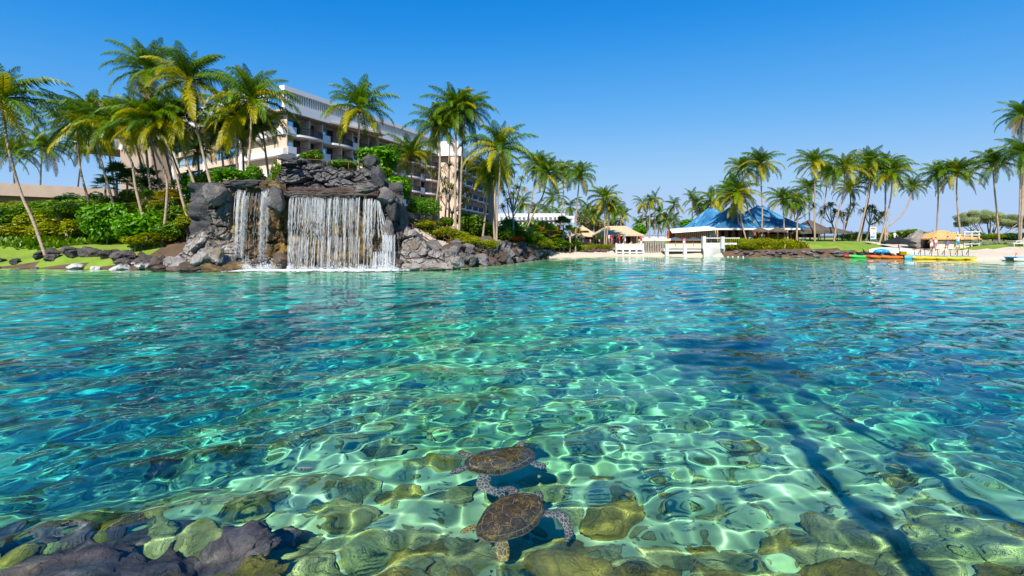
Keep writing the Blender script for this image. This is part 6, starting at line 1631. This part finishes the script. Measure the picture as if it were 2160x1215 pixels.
def turtle(loc, rz, tilt, label, fl, neck, gold_rear):
    t = thing('sea_turtle', label, 'sea turtle', loc, rz); t.rotation_euler = (tilt[0], tilt[1], rz); k = .9 if gold_rear else 1; t.scale = (k, k, k)
    # one continuous body: trunk, neck, head and flippers fused by remesh
    bm = MB(); bm.sm = True
    bm.ball((-.02, 0, -.02), (.40, .28, .085), 20, 10)
    nk = [Vector((.34, 0, -.01)), Vector(neck[0]), Vector(neck[1]), Vector(neck[2])]; hd = (nk[3]-nk[2]).normalized()
    q = smooth_path(nk, 10); bm.tube(q, [.085, .08, .075, .07, .067, .066, .07, .078, .08, .072, .045], 12)
    bm.ball(nk[3]-hd*.035, (.088, .072, .062), 14, 8); bm.tube([nk[3], nk[3]+hd*.062+Vector((0, 0, -.012))], [.055, .026], 10)
    for pts, w, th in fl[:2]: b2 = flipper(pts, w, th, None); bm.add(b2.v, b2.f)
    for pts, w, th in fl[2:]: b2 = flipper(pts, w, th, None); bm.add(b2.v, b2.f)
    bm.tube([(-.42, 0, -.03), (-.54, 0, -.04)], [.035, .008], 8)
    o = bm.obj('body', [M['turtle_skin'], M['turtle_gold']], t)
    rm = o.modifiers.new('remesh', 'REMESH'); rm.mode = 'VOXEL'; rm.voxel_size = .011; rm.use_smooth_shade = True
    sm = o.modifiers.new('smooth', 'SMOOTH'); sm.factor = .5; sm.iterations = 3
    bpy.context.view_layer.update()
    m2 = bpy.data.meshes.new_from_object(o.evaluated_get(bpy.context.evaluated_depsgraph_get()))
    o.modifiers.clear(); m2.materials.clear(); m2.materials.append(M['turtle_skin']); m2.materials.append(M['turtle_gold'])
    for p in m2.polygons:
        p.use_smooth = True
        if gold_rear and p.center.x < -.22: p.material_index = 1
    o.data = m2
    o.cycles.is_caustics_receiver = True
    c = place('carapace', CARA, t); c.cycles.is_caustics_receiver = True
    for me in SCM: s = place('scute', me, c); s.cycles.is_caustics_receiver = True
    sd = Vector((-hd.y, hd.x, 0)).normalized()
    for s_ in (-1, 1):
        e = MB(); e.ball(nk[3]+sd*s_*.056+hd*.0+Vector((0, 0, .022)), .014, 8, 6); e.obj('eye', M['eye'], t).cycles.is_caustics_receiver = True
    return t
FL1 = [([(.27, .22, -.02), (.36, .40, -.05), (.20, .58, -.10), (-.02, .66, -.15)], [.075, .085, .082, .06, .018], .03),
       ([(.27, -.22, -.02), (.38, -.36, -.03), (.36, -.48, -.05)], [.07, .075, .055, .02], .03),
       ([(-.34, .16, -.03), (-.44, .26, -.05), (-.53, .30, -.07)], [.05, .07, .07, .03], .02),
       ([(-.34, -.16, -.03), (-.42, -.27, -.02), (-.50, -.42, -.01)], [.05, .07, .065, .02], .02)]
turtle((-.16, 6.30, -.34), math.atan2(-.38, -.92), (-.16, .05), 'upper sea turtle swimming left with golden flecked brown shell', FL1, [(.44, .0, .0), (.53, .01, .0), (.61, .02, -.01)], False)
FL2 = [([(.27, .22, -.02), (.38, .34, -.04), (.30, .46, -.08)], [.07, .075, .055, .018], .03),
       ([(.27, -.22, -.02), (.40, -.40, -.02), (.32, -.58, -.05), (.14, -.68, -.08)], [.075, .088, .085, .062, .018], .03),
       ([(-.34, .14, -.03), (-.45, .22, -.03), (-.58, .24, -.03)], [.05, .065, .06, .02], .022),
       ([(-.32, -.15, -.03), (-.42, -.24, -.07), (-.52, -.36, -.13)], [.06, .085, .088, .05], .022)]
turtle((0.0, 5.04, -.26), math.atan2(.74, .66), (.17, -.10), 'lower sea turtle heading away with large plates edged in pale lines', FL2, [(.42, .0, -.01), (.48, .02, -.02), (.54, .04, -.03)], True)
# small fish
def fish(px, py, Y, rz, label, z, L=.16):
    c = P(px, py, Y); t = thing('fish', label, 'fish', (c.x, Y, z), rz)
    mb = MB(); mb.ball((0, 0, 0), (L/2, L*.07, L*.16), 12, 8); mb.obj('body', M['grey'], t).cycles.is_caustics_receiver = True
    mb = MB(); mb.add([(-L*.45, 0, 0), (-L*.68, .003, L*.15), (-L*.6, .0, 0), (-L*.68, .003, -L*.15)], [(0, 1, 2, 3)]); mb.obj('tail', M['grey'], t)
    mb = MB()
    for k in range(4): x = L*(.25-.16*k); mb.tube([(x, -L*.075, L*.1), (x, -L*.075, -L*.1)], L*.018, 4)
    mb.obj('stripes', M['black'], t)
fish(648, 966, 6.3, .1, 'small striped fish in the green shallows left of the turtles', -.5, .2)
fish(1484, 1038, 5.5, .1, 'tiny dark fish in the shallows right of the turtles', -.3, .12)
# shadow casters that really stand behind the photographer
palm_at(3.7, -5.5, 17.0, -1.2, 'tall shore palm standing behind the camera, its shadow lying on the water', 2.7)
palm_at(1.9, -4.6, 16.0, .0, 'second shore palm standing behind the camera, its shadow lying on the water', 2.7)
